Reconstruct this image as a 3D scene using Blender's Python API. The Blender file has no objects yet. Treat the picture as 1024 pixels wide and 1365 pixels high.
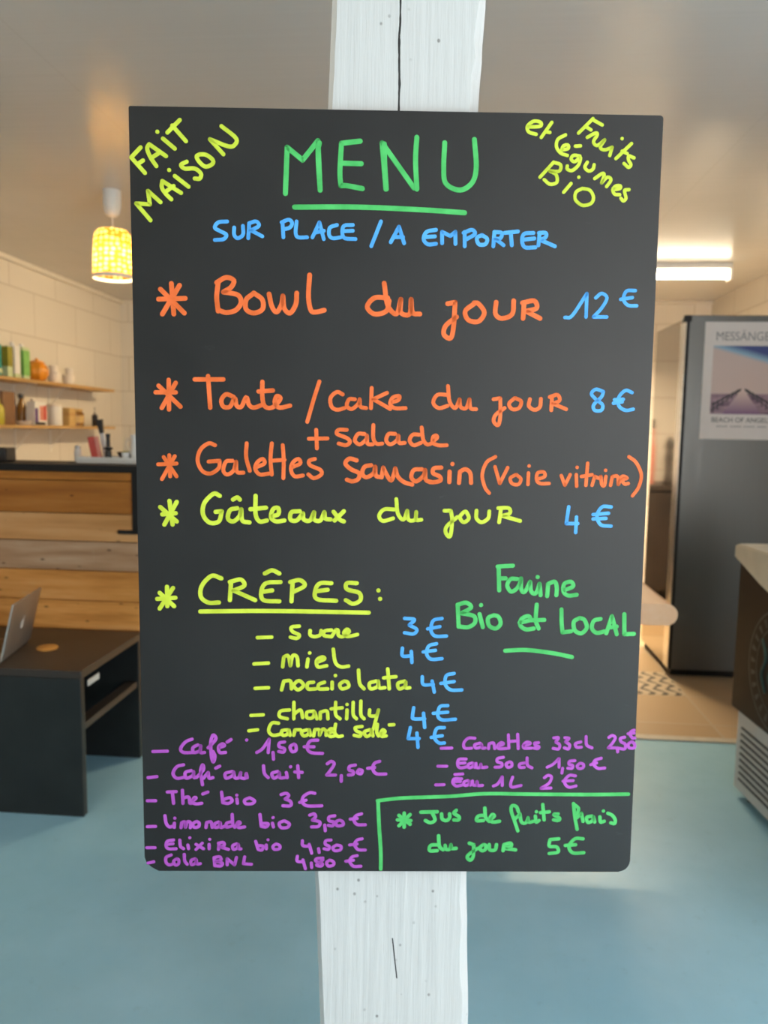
import bpy, bmesh, math, random
from mathutils import Vector, Matrix
random.seed(7)
S = bpy.context.scene
COL = S.collection
PI = math.pi
R = math.radians

# ---------------------------------------------------------------- camera
def basis(yaw, pitch, roll):
    y, p, r = R(yaw), R(pitch), R(roll)
    f = Vector((-math.sin(y)*math.cos(p), math.cos(y)*math.cos(p), math.sin(p)))
    r0 = Vector((math.cos(y), math.sin(y), 0)); u0 = r0.cross(f)
    rt = r0*math.cos(r) + u0*math.sin(r); up = -r0*math.sin(r) + u0*math.cos(r)
    return rt, up, f
cam = bpy.data.cameras.new('camera'); co = bpy.data.objects.new('camera', cam); COL.objects.link(co)
rt, up, fw = basis(4.9, -6.0, 0.9)
co.matrix_world = Matrix(((rt.x, up.x, -fw.x, 0), (rt.y, up.y, -fw.y, 0), (rt.z, up.z, -fw.z, 1.35), (0, 0, 0, 1)))
cam.sensor_fit = 'AUTO'; cam.sensor_width = 36; cam.lens = 36*1030/1365
cam.clip_start = 0.05
cam.dof.use_dof = True; cam.dof.focus_distance = 0.73; cam.dof.aperture_fstop = 7.8
S.camera = co

# ---------------------------------------------------------------- exposure, world, lights
S.view_settings.view_transform = 'Standard'; S.view_settings.look = 'None'
S.view_settings.gamma = 1; S.view_settings.exposure = 0.0
w = bpy.data.worlds.new('world'); S.world = w; w.use_nodes = True
w.node_tree.nodes['Background'].inputs[0].default_value = (0.80, 0.90, 1.0, 1)
w.node_tree.nodes['Background'].inputs[1].default_value = 0.9

def area(name, loc, target, sx, sy, power, col, spread=180):
    l = bpy.data.lights.new(name, 'AREA'); l.shape = 'RECTANGLE'; l.size = sx; l.size_y = sy
    l.energy = power; l.color = col; l.spread = R(spread)
    o = bpy.data.objects.new(name, l); COL.objects.link(o); o.location = loc
    o.rotation_euler = (Vector(target)-Vector(loc)).to_track_quat('-Z', 'Y').to_euler()
    return o
# daylight through the shop front behind the photographer (open towards the right)
area('daylight', (1.66, -2.15, 1.50), (0.3, 2.0, 0.3), 1.05, 1.6, 42, (1.0, 0.97, 0.94))
# added cool fill just inside the solid right wall, lifts ceiling and floor
area('added_side_fill', (2.12, 0.45, 1.15), (0.2, 1.6, 1.5), 1.5, 1.9, 62, (0.93, 0.97, 1.0))
# sun falling steeply through the open shop front onto the floor beside the photographer
sl = bpy.data.lights.new('sun', 'SUN'); sl.energy = 22.0; sl.angle = R(1.0); sl.color = (1.0, 0.95, 0.86)
so = bpy.data.objects.new('sun', sl); COL.objects.link(so); so.rotation_euler = Vector((0.42, 0.52, -0.76)).to_track_quat('-Z', 'Y').to_euler()
# warm fill added above left of the photographer to brighten planks and floor
area('added_front_fill', (-1.3, 0.6, 2.44), (-1.5, 2.6, 0), 0.9, 0.3, 13, (1.0, 0.80, 0.55))
# visible kitchen ceiling tube, then an unseen lamp added to wash the left wall
area('tube_light', (1.25, 5.5, 2.38), (1.25, 5.5, 0), 1.15, 0.06, 115, (1.0, 0.80, 0.52), 150)
area('added_wall_wash', (-0.9, 5.3, 2.40), (-3.06, 5.7, 1.3), 1.0, 0.08, 15, (1.0, 0.73, 0.39), 130)

# ---------------------------------------------------------------- materials
def lin(c):
    return tuple(((v/255)/12.92 if v/255 <= .04045 else ((v/255+.055)/1.055)**2.4) for v in c)
class NT:
    def __init__(s, name):
        s.m = bpy.data.materials.new(name); s.m.use_nodes = True
        s.t = s.m.node_tree; s.b = s.t.nodes['Principled BSDF']
    def n(s, typ, **kw):
        o = s.t.nodes.new(typ)
        for k, v in kw.items():
            if k.startswith('i_'):
                key = k[2:]; key = int(key) if key.isdigit() else key.replace('_', ' ')
                o.inputs[key].default_value = v
            else: setattr(o, k, v)
        return o
    def l(s, a, b): s.t.links.new(a, b)
    def obj(s): return s.n('ShaderNodeTexCoord').outputs['Object']
    def mp(s, vec, scale=(1, 1, 1), loc=(0, 0, 0), rot=(0, 0, 0)):
        o = s.n('ShaderNodeMapping'); s.l(vec, o.inputs[0])
        o.inputs['Scale'].default_value = scale; o.inputs['Location'].default_value = loc; o.inputs['Rotation'].default_value = rot
        return o.outputs[0]
    def noise(s, vec, sc, det=3, rough=.5):
        o = s.n('ShaderNodeTexNoise'); s.l(vec, o.inputs['Vector']); o.inputs['Scale'].default_value = sc
        o.inputs['Detail'].default_value = det; o.inputs['Roughness'].default_value = rough
        return o.outputs['Fac']
    def ramp(s, fac, stops, interp='LINEAR'):
        o = s.n('ShaderNodeValToRGB'); s.l(fac, o.inputs[0]); e = o.color_ramp.elements; o.color_ramp.interpolation = interp
        while len(e) < len(stops): e.new(.5)
        for k, (p, c) in enumerate(stops):
            e[k].position = p; e[k].color = (*c, 1) if not isinstance(c, (int, float)) else (c, c, c, 1)
        return o.outputs[0]
    def mix(s, fac, a, b, mode='MIX'):
        o = s.n('ShaderNodeMix', data_type='RGBA', blend_type=mode)
        for sock, v in ((o.inputs[0], fac), (o.inputs[6], a), (o.inputs[7], b)):
            if hasattr(v, 'links'): s.l(v, sock)
            elif isinstance(v, (int, float)): sock.default_value = v
            else: sock.default_value = (*v, 1)
        return o.outputs[2]
    def math(s, op, a, b=0, c=0):
        o = s.n('ShaderNodeMath', operation=op)
        for k, v in enumerate((a, b, c)):
            if hasattr(v, 'links'): s.l(v, o.inputs[k])
            else: o.inputs[k].default_value = v
        return o.outputs[0]
    def sep(s, v):
        o = s.n('ShaderNodeSeparateXYZ'); s.l(v, o.inputs[0]); return o.outputs
    def comb(s, x, y, z=0):
        o = s.n('ShaderNodeCombineXYZ')
        for k, v in enumerate((x, y, z)):
            if hasattr(v, 'links'): s.l(v, o.inputs[k])
            else: o.inputs[k].default_value = v
        return o.outputs[0]
    def bump(s, h, st=.2, dist=.005):
        o = s.n('ShaderNodeBump'); s.l(h, o.inputs['Height']); o.inputs['Strength'].default_value = st; o.inputs['Distance'].default_value = dist
        s.l(o.outputs[0], s.b.inputs['Normal'])
    def out(s, col=None, rough=.5, metal=0, spec=.5):
        if col is not None:
            if hasattr(col, 'links'): s.l(col, s.b.inputs['Base Color'])
            else: s.b.inputs['Base Color'].default_value = (*col, 1)
        if hasattr(rough, 'links'): s.l(rough, s.b.inputs['Roughness'])
        else: s.b.inputs['Roughness'].default_value = rough
        s.b.inputs['Metallic'].default_value = metal; s.b.inputs['Specular IOR Level'].default_value = spec
        return s.m
def simple(name, col, rough=.5, metal=0, spec=.5, var=.12, sc=18):
    t = NT(name); f = t.noise(t.obj(), sc, 4)
    a = tuple(c*(1-var) for c in col); b = tuple(min(1, c*(1+var)) for c in col)
    return t.out(t.ramp(f, [(.3, a), (.7, b)]), rough, metal, spec)

def mat_board():
    t = NT('chalkboard_black'); v = t.obj()
    f = t.noise(v, 9, 4, .6)
    base = t.ramp(f, [(.3, (.013, .0118, .011)), (.75, (.019, .0175, .0165))])
    # wiped chalk smears and small scratches
    s1 = t.noise(t.mp(v, (14, 14, 40), rot=(0, .5, 0)), 1.6, 5, .7)
    smear = t.ramp(s1, [(.66, 0.0), (.80, 1.0)])
    base = t.mix(t.math('MULTIPLY', smear, .10), base, (.30, .31, .33))
    t.out(base, t.ramp(f, [(.2, .42), (.8, .50)]), 0, .42)
    t.bump(t.noise(v, 220, 2), .06, .001); return t.m
def mat_ink(name, col):
    t = NT(name); v = t.obj(); f = t.noise(v, 45, 3)
    dk = tuple(c*.80 for c in col); lt = tuple(min(1, c*1.05+.02) for c in col)
    return t.out(t.ramp(f, [(.3, dk), (.62, lt)]), .55, 0, .25)
def mat_post():
    t = NT('white_painted_timber'); v = t.obj(); x, y, z = t.sep(v)
    grain = t.noise(t.mp(v, (60, 60, 2.2)), 1.5, 6, .65)
    base = t.ramp(grain, [(.25, (.58, .575, .56)), (.7, (.65, .645, .63))])
    vo = t.n('ShaderNodeTexVoronoi', feature='F1'); t.l(t.mp(v, (52, 52, 44)), vo.inputs['Vector']); vo.inputs['Scale'].default_value = 1
    gate = t.ramp(t.noise(v, 14, 2), [(.50, 0.0), (.60, 1.0)])
    dots = t.math('MULTIPLY', t.ramp(vo.outputs['Distance'], [(.06, 1.0), (.12, 0.0)]), gate)
    base = t.mix(t.math('MULTIPLY', dots, .75), base, (.16, .15, .14))
    # the long drying crack above the board and the short one below it
    wob = t.math('MULTIPLY', t.math('SUBTRACT', t.noise(t.comb(0, 0, t.math('MULTIPLY', z, 16)), 1, 3), .5), .006)
    c1 = t.math('ABSOLUTE', t.math('SUBTRACT', x, t.math('ADD', -.0005, wob)))
    w1 = t.ramp(t.noise(t.comb(3, 0, t.math('MULTIPLY', z, 30)), 1, 2), [(.35, .25), (.7, 1.0)])
    m1 = t.math('MULTIPLY', t.math('LESS_THAN', c1, t.math('MULTIPLY', w1, .0021)), t.math('GREATER_THAN', z, 1.66))
    xl = t.math('MULTIPLY_ADD', t.math('SUBTRACT', z, .66), -.12, .015)
    c2 = t.math('ABSOLUTE', t.math('SUBTRACT', x, xl))
    zr = t.math('MULTIPLY', t.math('GREATER_THAN', z, .655), t.math('LESS_THAN', z, .710))
    m2 = t.math('MULTIPLY', t.math('LESS_THAN', c2, .0008), zr)
    crack = t.math('MAXIMUM', m1, m2)
    front = t.math('LESS_THAN', y, .02)
    base = t.mix(t.math('MULTIPLY', crack, front), base, (.02, .018, .016))
    t.out(base, .45, 0, .4)
    h = t.math('ADD', grain, t.math('MULTIPLY', t.noise(t.mp(v, (30, 30, 9)), 1, 4), .8))
    t.bump(h, .35, .004); return t.m
def mat_blocks(name, axis):
    t = NT(name); v = t.obj(); x, y, z = t.sep(v)
    uv = t.comb(y if axis == 'y' else x, z)
    uv = t.mp(uv, (1, 1, 1), (.15, .215, 0))
    br = t.n('ShaderNodeTexBrick', offset=.5); t.l(uv, br.inputs['Vector'])
    br.inputs['Color1'].default_value = (.74, .70, .64, 1); br.inputs['Color2'].default_value = (.70, .66, .60, 1); br.inputs['Mortar'].default_value = (.55, .50, .44, 1)
    br.inputs['Scale'].default_value = 1; br.inputs['Mortar Size'].default_value = .006; br.inputs['Mortar Smooth'].default_value = .4
    br.inputs['Brick Width'].default_value = .63; br.inputs['Row Height'].default_value = .315
    c = t.mix(t.math('MULTIPLY', t.noise(v, 6, 5, .7), .15), br.outputs['Color'], (.55, .52, .48))
    t.out(c, .6, 0, .3)
    t.bump(t.math('ADD', t.math('MULTIPLY', br.outputs['Fac'], -1.5), t.math('MULTIPLY', t.noise(v, 90, 3), .3)), .3, .004); return t.m
def mat_ceiling():
    t = NT('glossy_ceiling_panels'); v = t.obj(); x, y, z = t.sep(v)
    f = t.noise(v, 1.2, 3)
    c = t.ramp(f, [(.3, (.57, .56, .535)), (.7, (.62, .61, .585))])
    # broad panels with fine joints
    fx = t.math('FRACT', t.math('MULTIPLY', t.math('ADD', x, 10.31), 1/1.2))
    j = t.math('LESS_THAN', t.math('ABSOLUTE', t.math('SUBTRACT', fx, .5)), .003)
    c = t.mix(t.math('MULTIPLY', j, .35), c, (.5, .48, .45))
    t.out(c, t.ramp(t.noise(v, 3, 3), [(.3, .21), (.7, .27)]), 0, .5)
    t.bump(t.noise(t.mp(v, (.5, 40, 1)), 1, 2), .14, .008); return t.m
def mat_floor():
    t = NT('blue_painted_concrete'); v = t.obj()
    f = t.noise(v, 2.2, 5, .6); g = t.noise(v, 14, 4, .7)
    c = t.ramp(f, [(.3, (.26, .50, .64)), (.7, (.33, .58, .73))])
    c = t.mix(t.math('MULTIPLY', t.ramp(g, [(.62, 0.0), (.75, 1.0)]), .25), c, (.18, .28, .33))
    vo = t.n('ShaderNodeTexVoronoi', feature='F1'); t.l(t.mp(v, (9, 9, 1)), vo.inputs['Vector'])
    sp = t.math('MULTIPLY', t.ramp(vo.outputs['Distance'], [(.03, 1.0), (.07, 0.0)]), t.ramp(t.noise(v, 3, 2), [(.55, 0.0), (.62, 1.0)]))
    c = t.mix(t.math('MULTIPLY', sp, .6), c, (.10, .10, .11))
    t.out(c, t.ramp(g, [(.3, .34), (.7, .48)]), 0, .45); t.bump(g, .05, .003); return t.m
def mat_tiles():
    t = NT('beige_floor_tiles'); v = t.obj(); x, y, z = t.sep(v)
    uv = t.comb(t.math('SUBTRACT', x, 1.252), t.math('SUBTRACT', y, 3.625))
    br = t.n('ShaderNodeTexBrick', offset=0); t.l(uv, br.inputs['Vector'])
    br.inputs['Color1'].default_value = (.52, .37, .22, 1); br.inputs['Color2'].default_value = (.33, .20, .085, 1); br.inputs['Mortar'].default_value = (.50, .42, .31, 1)
    br.inputs['Scale'].default_value = 1; br.inputs['Mortar Size'].default_value = .006; br.inputs['Brick Width'].default_value = .4; br.inputs['Row Height'].default_value = .4
    br.inputs['Bias'].default_value = -.25
    c = t.mix(t.math('MULTIPLY', t.noise(v, 8, 4), .4), br.outputs['Color'], (.52, .38, .24))
    return t.out(c, .38, 0, .5)
def mat_decor_tile():
    t = NT('patterned_tile'); v = t.obj(); x, y, z = t.sep(v)
    px = t.math('MULTIPLY', x, 15); py = t.math('MULTIPLY', y, 7.5)
    wv = t.math('SINE', t.math('ADD', t.math('MULTIPLY', px, 6.283), t.math('MULTIPLY', t.math('SINE', t.math('MULTIPLY', py, 6.283)), 1.9)))
    w2 = t.math('SINE', t.math('MULTIPLY', py, 12.57))
    f = t.ramp(t.math('ADD', t.math('MULTIPLY', wv, .8), t.math('MULTIPLY', w2, .35)), [(.20, 0.0), (.42, 1.0)])
    return t.out(t.mix(f, (.56, .45, .32), (.085, .07, .055)), .4)
def mat_wood(name, c1, c2, c3, along='x', scale=1.0, rough=.5, knots=True):
    t = NT(name); v = t.obj()
    sc = {'x': (1.2, 14, 14), 'y': (14, 1.2, 14), 'z': (14, 14, 1.2)}[along]
    oi = t.n('ShaderNodeObjectInfo').outputs['Random']
    off = t.n('ShaderNodeVectorMath', operation='ADD'); t.l(v, off.inputs[0]); t.l(t.comb(t.math('MULTIPLY', oi, 31), t.math('MULTIPLY', oi, 17), t.math('MULTIPLY', oi, 53)), off.inputs[1])
    vv = off.outputs[0]
    g = t.noise(t.mp(vv, tuple(s*scale for s in sc)), 1.6, 6, .6)
    c = t.ramp(g, [(.28, c1), (.5, c2), (.72, c3)])
    c = t.mix(t.math('MULTIPLY_ADD', oi, .75, -.05), c, c1)
    if knots:
        vo = t.n('ShaderNodeTexVoronoi', feature='F1'); ks = {'x': (2.2, 5, 5), 'y': (5, 2.2, 5), 'z': (5, 5, 2.2)}[along]
        t.l(t.mp(vv, ks), vo.inputs['Vector'])
        c = t.mix(t.ramp(vo.outputs['Distance'], [(.04, 1.0), (.14, 0.0)]), c, tuple(x*.35 for x in c1))
    wear = t.ramp(t.noise(vv, 11, 5, .75), [(.63, 0.0), (.74, 1.0)])
    c = t.mix(t.math('MULTIPLY', wear, .25), c, (.55, .42, .28))
    t.out(c, rough, 0, .35); t.bump(g, .15, .003); return t.m
def mat_steel(name, col, rough, metal=1.0):
    t = NT(name); v = t.obj()
    f = t.noise(t.mp(v, (90, 90, 3)), 1, 4)
    r = t.ramp(f, [(.3, rough*.85), (.7, rough*1.15)])
    return t.out(t.ramp(f, [(.3, tuple(c*.93 for c in col)), (.7, col)]), r, metal)
def mat_emit(name, col, st):
    t = NT(name); t.b.inputs['Emission Color'].default_value = (*col, 1); t.b.inputs['Emission Strength'].default_value = st
    f = t.noise(t.obj(), 8); return t.out(t.ramp(f, [(.3, tuple(c*.98 for c in col)), (.7, col)]), .4)
def mat_shade():
    t = NT('woven_lamp_shade'); v = t.obj(); x, y, z = t.sep(v)
    ang = t.math('ARCTAN2', y, x)
    vec = t.comb(t.math('MULTIPLY', ang, 3.2), t.math('MULTIPLY', z, 40))
    vo = t.n('ShaderNodeTexVoronoi', feature='F1'); t.l(vec, vo.inputs['Vector']); vo.inputs['Scale'].default_value = 1.0; vo.inputs['Randomness'].default_value = .35
    c = t.ramp(vo.outputs['Distance'], [(.22, (.99, .82, .36)), (.46, (.42, .20, .02))])
    tr = t.n('ShaderNodeBsdfTranslucent'); t.l(c, tr.inputs[0])
    df = t.n('ShaderNodeBsdfDiffuse'); t.l(c, df.inputs[0])
    mx = t.n('ShaderNodeMixShader'); mx.inputs[0].default_value = .7
    t.l(df.outputs[0], mx.inputs[1]); t.l(tr.outputs[0], mx.inputs[2])
    t.l(mx.outputs[0], t.t.nodes['Material Output'].inputs[0]); return t.m

M = dict(
    board=mat_board(), post=mat_post(), ceil=mat_ceiling(), floor=mat_floor(), tiles=mat_tiles(), decor=mat_decor_tile(),
    wall_y=mat_blocks('painted_blocks_side', 'y'), wall_x=mat_blocks('painted_blocks_back', 'x'),
    plaster=simple('plaster', (.68, .66, .62), .6, var=.04, sc=3), trim=simple('cream_trim', (.74, .70, .63), .5, var=.04),
    threshold=simple('pale_threshold', (.55, .50, .42), .4),
    plank_brown=mat_wood('brown_pine', (.28, .09, .010), (.44, .16, .022), (.56, .24, .06), 'x'), plank_pale=mat_wood('pale_pine', (.44, .20, .06), (.64, .32, .12), (.76, .43, .20), 'x'),
    plank_worn=mat_wood('worn_pine', (.27, .14, .07), (.46, .27, .15), (.60, .42, .28), 'x'), plank_gold=mat_wood('golden_pine', (.44, .165, .030), (.72, .32, .080), (.84, .44, .17), 'x'),
    shelfwood=mat_wood('shelf_pine', (.42, .25, .09), (.55, .34, .13), (.62, .42, .18), 'y', knots=False),
    tablewood=mat_wood('beech_top', (.66, .38, .21), (.78, .49, .30), (.86, .60, .40), 'y', knots=False),
    black=simple('black_metal', (.008, .007, .007), .55, spec=.3), blackwood=simple('black_stained_wood', (.014, .016, .016), .42, sc=7, var=.35),
    dark_top=simple('dark_brown_top', (.040, .030, .024), .40, sc=6, var=.2),
    white=simple('white_plastic', (.78, .77, .75), .35, var=.03), cream=simple('cream_plastic', (.66, .60, .48), .35, var=.05),
    pale_grey=simple('pale_strip_grey', (.60, .60, .58), .5),
    orange=simple('orange_glaze', (.72, .27, .02), .3, var=.15), teal=simple('teal_card', (.02, .24, .20), .5), olive=simple('olive_card', (.30, .28, .03), .5),
    green=simple('green_card', (.20, .48, .12), .5), lightgreen=simple('pale_green_card', (.55, .66, .40), .5), yellowgreen=simple('yellow_green', (.50, .46, .05), .35),
    brown=simple('brown_card', (.26, .14, .07), .5), purple=simple('purple_print', (.13, .07, .22), .5), red=simple('red_print', (.55, .06, .04), .45), pink=simple('pink_print', (.66, .24, .18), .45),
    tan=simple('tan_card', (.56, .37, .14), .5), jar=simple('brown_glass', (.24, .11, .015), .15), dark=simple('dark_plastic', (.02, .014, .012), .3),
    pot=simple('stoneware', (.74, .68, .62), .4, var=.06),
    alu=mat_steel('aluminium', (.50, .48, .45), .42, .85), door_steel=mat_steel('grey_steel', (.14, .135, .125), .40, .75), side_steel=mat_steel('polished_steel', (.46, .42, .37), .07), bright_steel=mat_steel('bright_steel', (.80, .80, .78), .28),
    coaster=simple('orange_wood', (.62, .28, .06), .5), paper=simple('poster_paper', (.66, .61, .58), .55, var=.02), text=simple('print_black', (.03, .03, .035), .6), greytext=simple('print_grey', (.22, .22, .23), .6),
    freezer_brown=simple('dark_brown_panel', (.015, .011, .010), .5, spec=.22, var=.1), freezer_white=simple('freezer_white', (.56, .56, .56), .4, var=.03), slot=simple('dark_slot', (.10, .10, .105), .6), emblem=simple('emblem_teal', (.035, .05, .048), .5, var=.3), emblem_bright=simple('emblem_green', (.035, .075, .06), .5, var=.3),
    tube=mat_emit('tube_glow', (1.0, .88, .66), 11.0), bulb=mat_emit('bulb_glow', (1.0, .80, .46), 62.0), shade=mat_shade(), screen=simple('dark_screen', (.02, .02, .022), .15),
)
INK = dict(green=mat_ink('green_marker', (.075, .54, .13)), yellow=mat_ink('yellow_marker', (.62, .74, .045)), blue=mat_ink('blue_marker', (.08, .40, .90)),
           orange=mat_ink('orange_marker', (.88, .16, .030)), purple=mat_ink('purple_marker', (.47, .085, .54)))

# ---------------------------------------------------------------- mesh helpers
def link(name, bm, mat, parent=None, smooth=False):
    bmesh.ops.recalc_face_normals(bm, faces=bm.faces)
    me = bpy.data.meshes.new(name); bm.to_mesh(me); bm.free()
    for m in (mat if isinstance(mat, (list, tuple)) else [mat]): me.materials.append(m)
    if smooth:
        for p in me.polygons: p.use_smooth = True
        me.set_sharp_from_angle(angle=R(40))
    o = bpy.data.objects.new(name, me); COL.objects.link(o)
    if parent: o.parent = parent
    return o
def tag(o, label=None, cat=None, group=None, kind=None):
    if label: o['label'] = label
    if cat: o['category'] = cat
    if group: o['group'] = group
    if kind: o['kind'] = kind
    return o
def thing(name, label, cat, loc=(0, 0, 0), rz=0, group=None):
    o = bpy.data.objects.new(name, None); COL.objects.link(o); o.empty_display_size = .05
    o.location = loc; o.rotation_euler = (0, 0, R(rz)); return tag(o, label, cat, group)
def struct(name, bm, mat, label=None): return tag(link(name, bm, mat), label, 'room', None, 'structure')
def NB(): return bmesh.new()
def box(bm, lo, hi, bev=0, seg=2):
    t = bmesh.new(); bmesh.ops.create_cube(t, size=1)
    for v in t.verts: v.co = Vector([lo[k] + (v.co[k]+.5)*(hi[k]-lo[k]) for k in range(3)])
    if bev: bmesh.ops.bevel(t, geom=t.edges[:], offset=bev, segments=seg, profile=.5, affect='EDGES')
    me = bpy.data.meshes.new('tmp'); t.to_mesh(me); t.free(); bm.from_mesh(me); bpy.data.meshes.remove(me); return bm
def lathe(bm, prof, c=(0, 0, 0), n=32, cap=True):
    rings = []
    for r, z in prof: rings.append([bm.verts.new((c[0]+r*math.cos(2*PI*k/n), c[1]+r*math.sin(2*PI*k/n), c[2]+z)) for k in range(n)])
    for a, b in zip(rings, rings[1:]):
        for k in range(n): bm.faces.new((a[k], a[(k+1) % n], b[(k+1) % n], b[k]))
    if cap: bm.faces.new(rings[0]); bm.faces.new(rings[-1])
    return bm
def tube(bm, pts, r, n=10, rads=None):
    pts = [Vector(p) for p in pts]; rings = []
    for i, p in enumerate(pts):
        d = (pts[min(i+1, len(pts)-1)] - pts[max(i-1, 0)]).normalized()
        a = d.orthogonal().normalized() if i == 0 else (rings_a - d*rings_a.dot(d)).normalized()
        rings_a = a; b = d.cross(a); rr = rads[i] if rads else r
        rings.append([bm.verts.new(p + a*rr*math.cos(2*PI*k/n) + b*rr*math.sin(2*PI*k/n)) for k in range(n)])
    for a, b in zip(rings, rings[1:]):
        for k in range(n): bm.faces.new((a[k], a[(k+1) % n], b[(k+1) % n], b[k]))
    bm.faces.new(rings[0]); bm.faces.new(rings[-1]); return bm
def prism(bm, poly, axis, a, b):
    # poly of 2D points extruded along axis ('x','y','z') from a to b
    def P(u, v, t): return {'x': (t, u, v), 'y': (u, t, v), 'z': (u, v, t)}[axis]
    A = [bm.verts.new(P(u, v, a)) for u, v in poly]; B = [bm.verts.new(P(u, v, b)) for u, v in poly]
    bm.faces.new(A); bm.faces.new(B); n = len(poly)
    for k in range(n): bm.faces.new((A[k], A[(k+1) % n], B[(k+1) % n], B[k]))
    return bm
def arc(cx, cy, r, a0, a1, n=8): return [(cx+r*math.cos(R(a0+(a1-a0)*k/n)), cy+r*math.sin(R(a0+(a1-a0)*k/n))) for k in range(n+1)]
def spline(pts, closed=False, step=6):
    P = [Vector(p) for p in pts]
    if len(P) < 3: return P
    out = []
    for i in range(len(P)-1):
        p0 = P[i-1] if i else P[i]*2-P[i+1]; p1 = P[i]; p2 = P[i+1]; p3 = P[i+2] if i+2 < len(P) else P[i+1]*2-P[i]
        for k in range(step):
            t = k/step
            out.append(.5*((2*p1) + (p2-p0)*t + (2*p0-5*p1+4*p2-p3)*t*t + (3*p1-p0-3*p2+p3)*t**3))
    out.append(P[-1]); return out
def ribbon(bm, pts, w, h, y0=0.0):
    # a flat raised paint stroke on the plane y = y0, bulging towards -y, with round ends
    def disc(c):
        n = 14; top = [bm.verts.new((c.x+w/2*math.cos(2*PI*k/n), y0-h+.00004, c.y+w/2*math.sin(2*PI*k/n))) for k in range(n)]
        bot = [bm.verts.new((c.x+w/2*1.06*math.cos(2*PI*k/n), y0, c.y+w/2*1.06*math.sin(2*PI*k/n))) for k in range(n)]
        bm.faces.new(top)
        for k in range(n): bm.faces.new((top[k], top[(k+1) % n], bot[(k+1) % n], bot[k]))
    disc(pts[0])
    if len(pts) < 2: return
    disc(pts[-1]); prev = None
    for i, p in enumerate(pts):
        d = (pts[min(i+1, len(pts)-1)] - pts[max(i-1, 0)])
        if d.length < 1e-9: continue
        d.normalize(); nrm = Vector((-d.y, d.x))
        ring = [bm.verts.new((q.x, y, q.y)) for q, y in ((p+nrm*w/2*1.06, y0), (p+nrm*w/2*.96, y0-h), (p-nrm*w/2*.96, y0-h), (p-nrm*w/2*1.06, y0))]
        if prev:
            for k in range(3): bm.faces.new((prev[k], prev[k+1], ring[k+1], ring[k]))
        prev = ring
def text_mesh(name, s, size, mat, parent, loc, rot=(PI/2, 0, 0), scale=(1, 1, 1), align='CENTER', extrude=.0004):
    cu = bpy.data.curves.new(name, 'FONT'); cu.body = s; cu.size = size; cu.align_x = align; cu.extrude = extrude
    tmp = bpy.data.objects.new('tmp', cu); COL.objects.link(tmp)
    me = bpy.data.meshes.new_from_object(tmp.evaluated_get(bpy.context.evaluated_depsgraph_get()))
    bpy.data.objects.remove(tmp); me.name = name; me.materials.clear(); me.materials.append(mat)
    o = bpy.data.objects.new(name, me); COL.objects.link(o); o.parent = parent; o.location = loc; o.rotation_euler = rot; o.scale = scale
    return o

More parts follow.
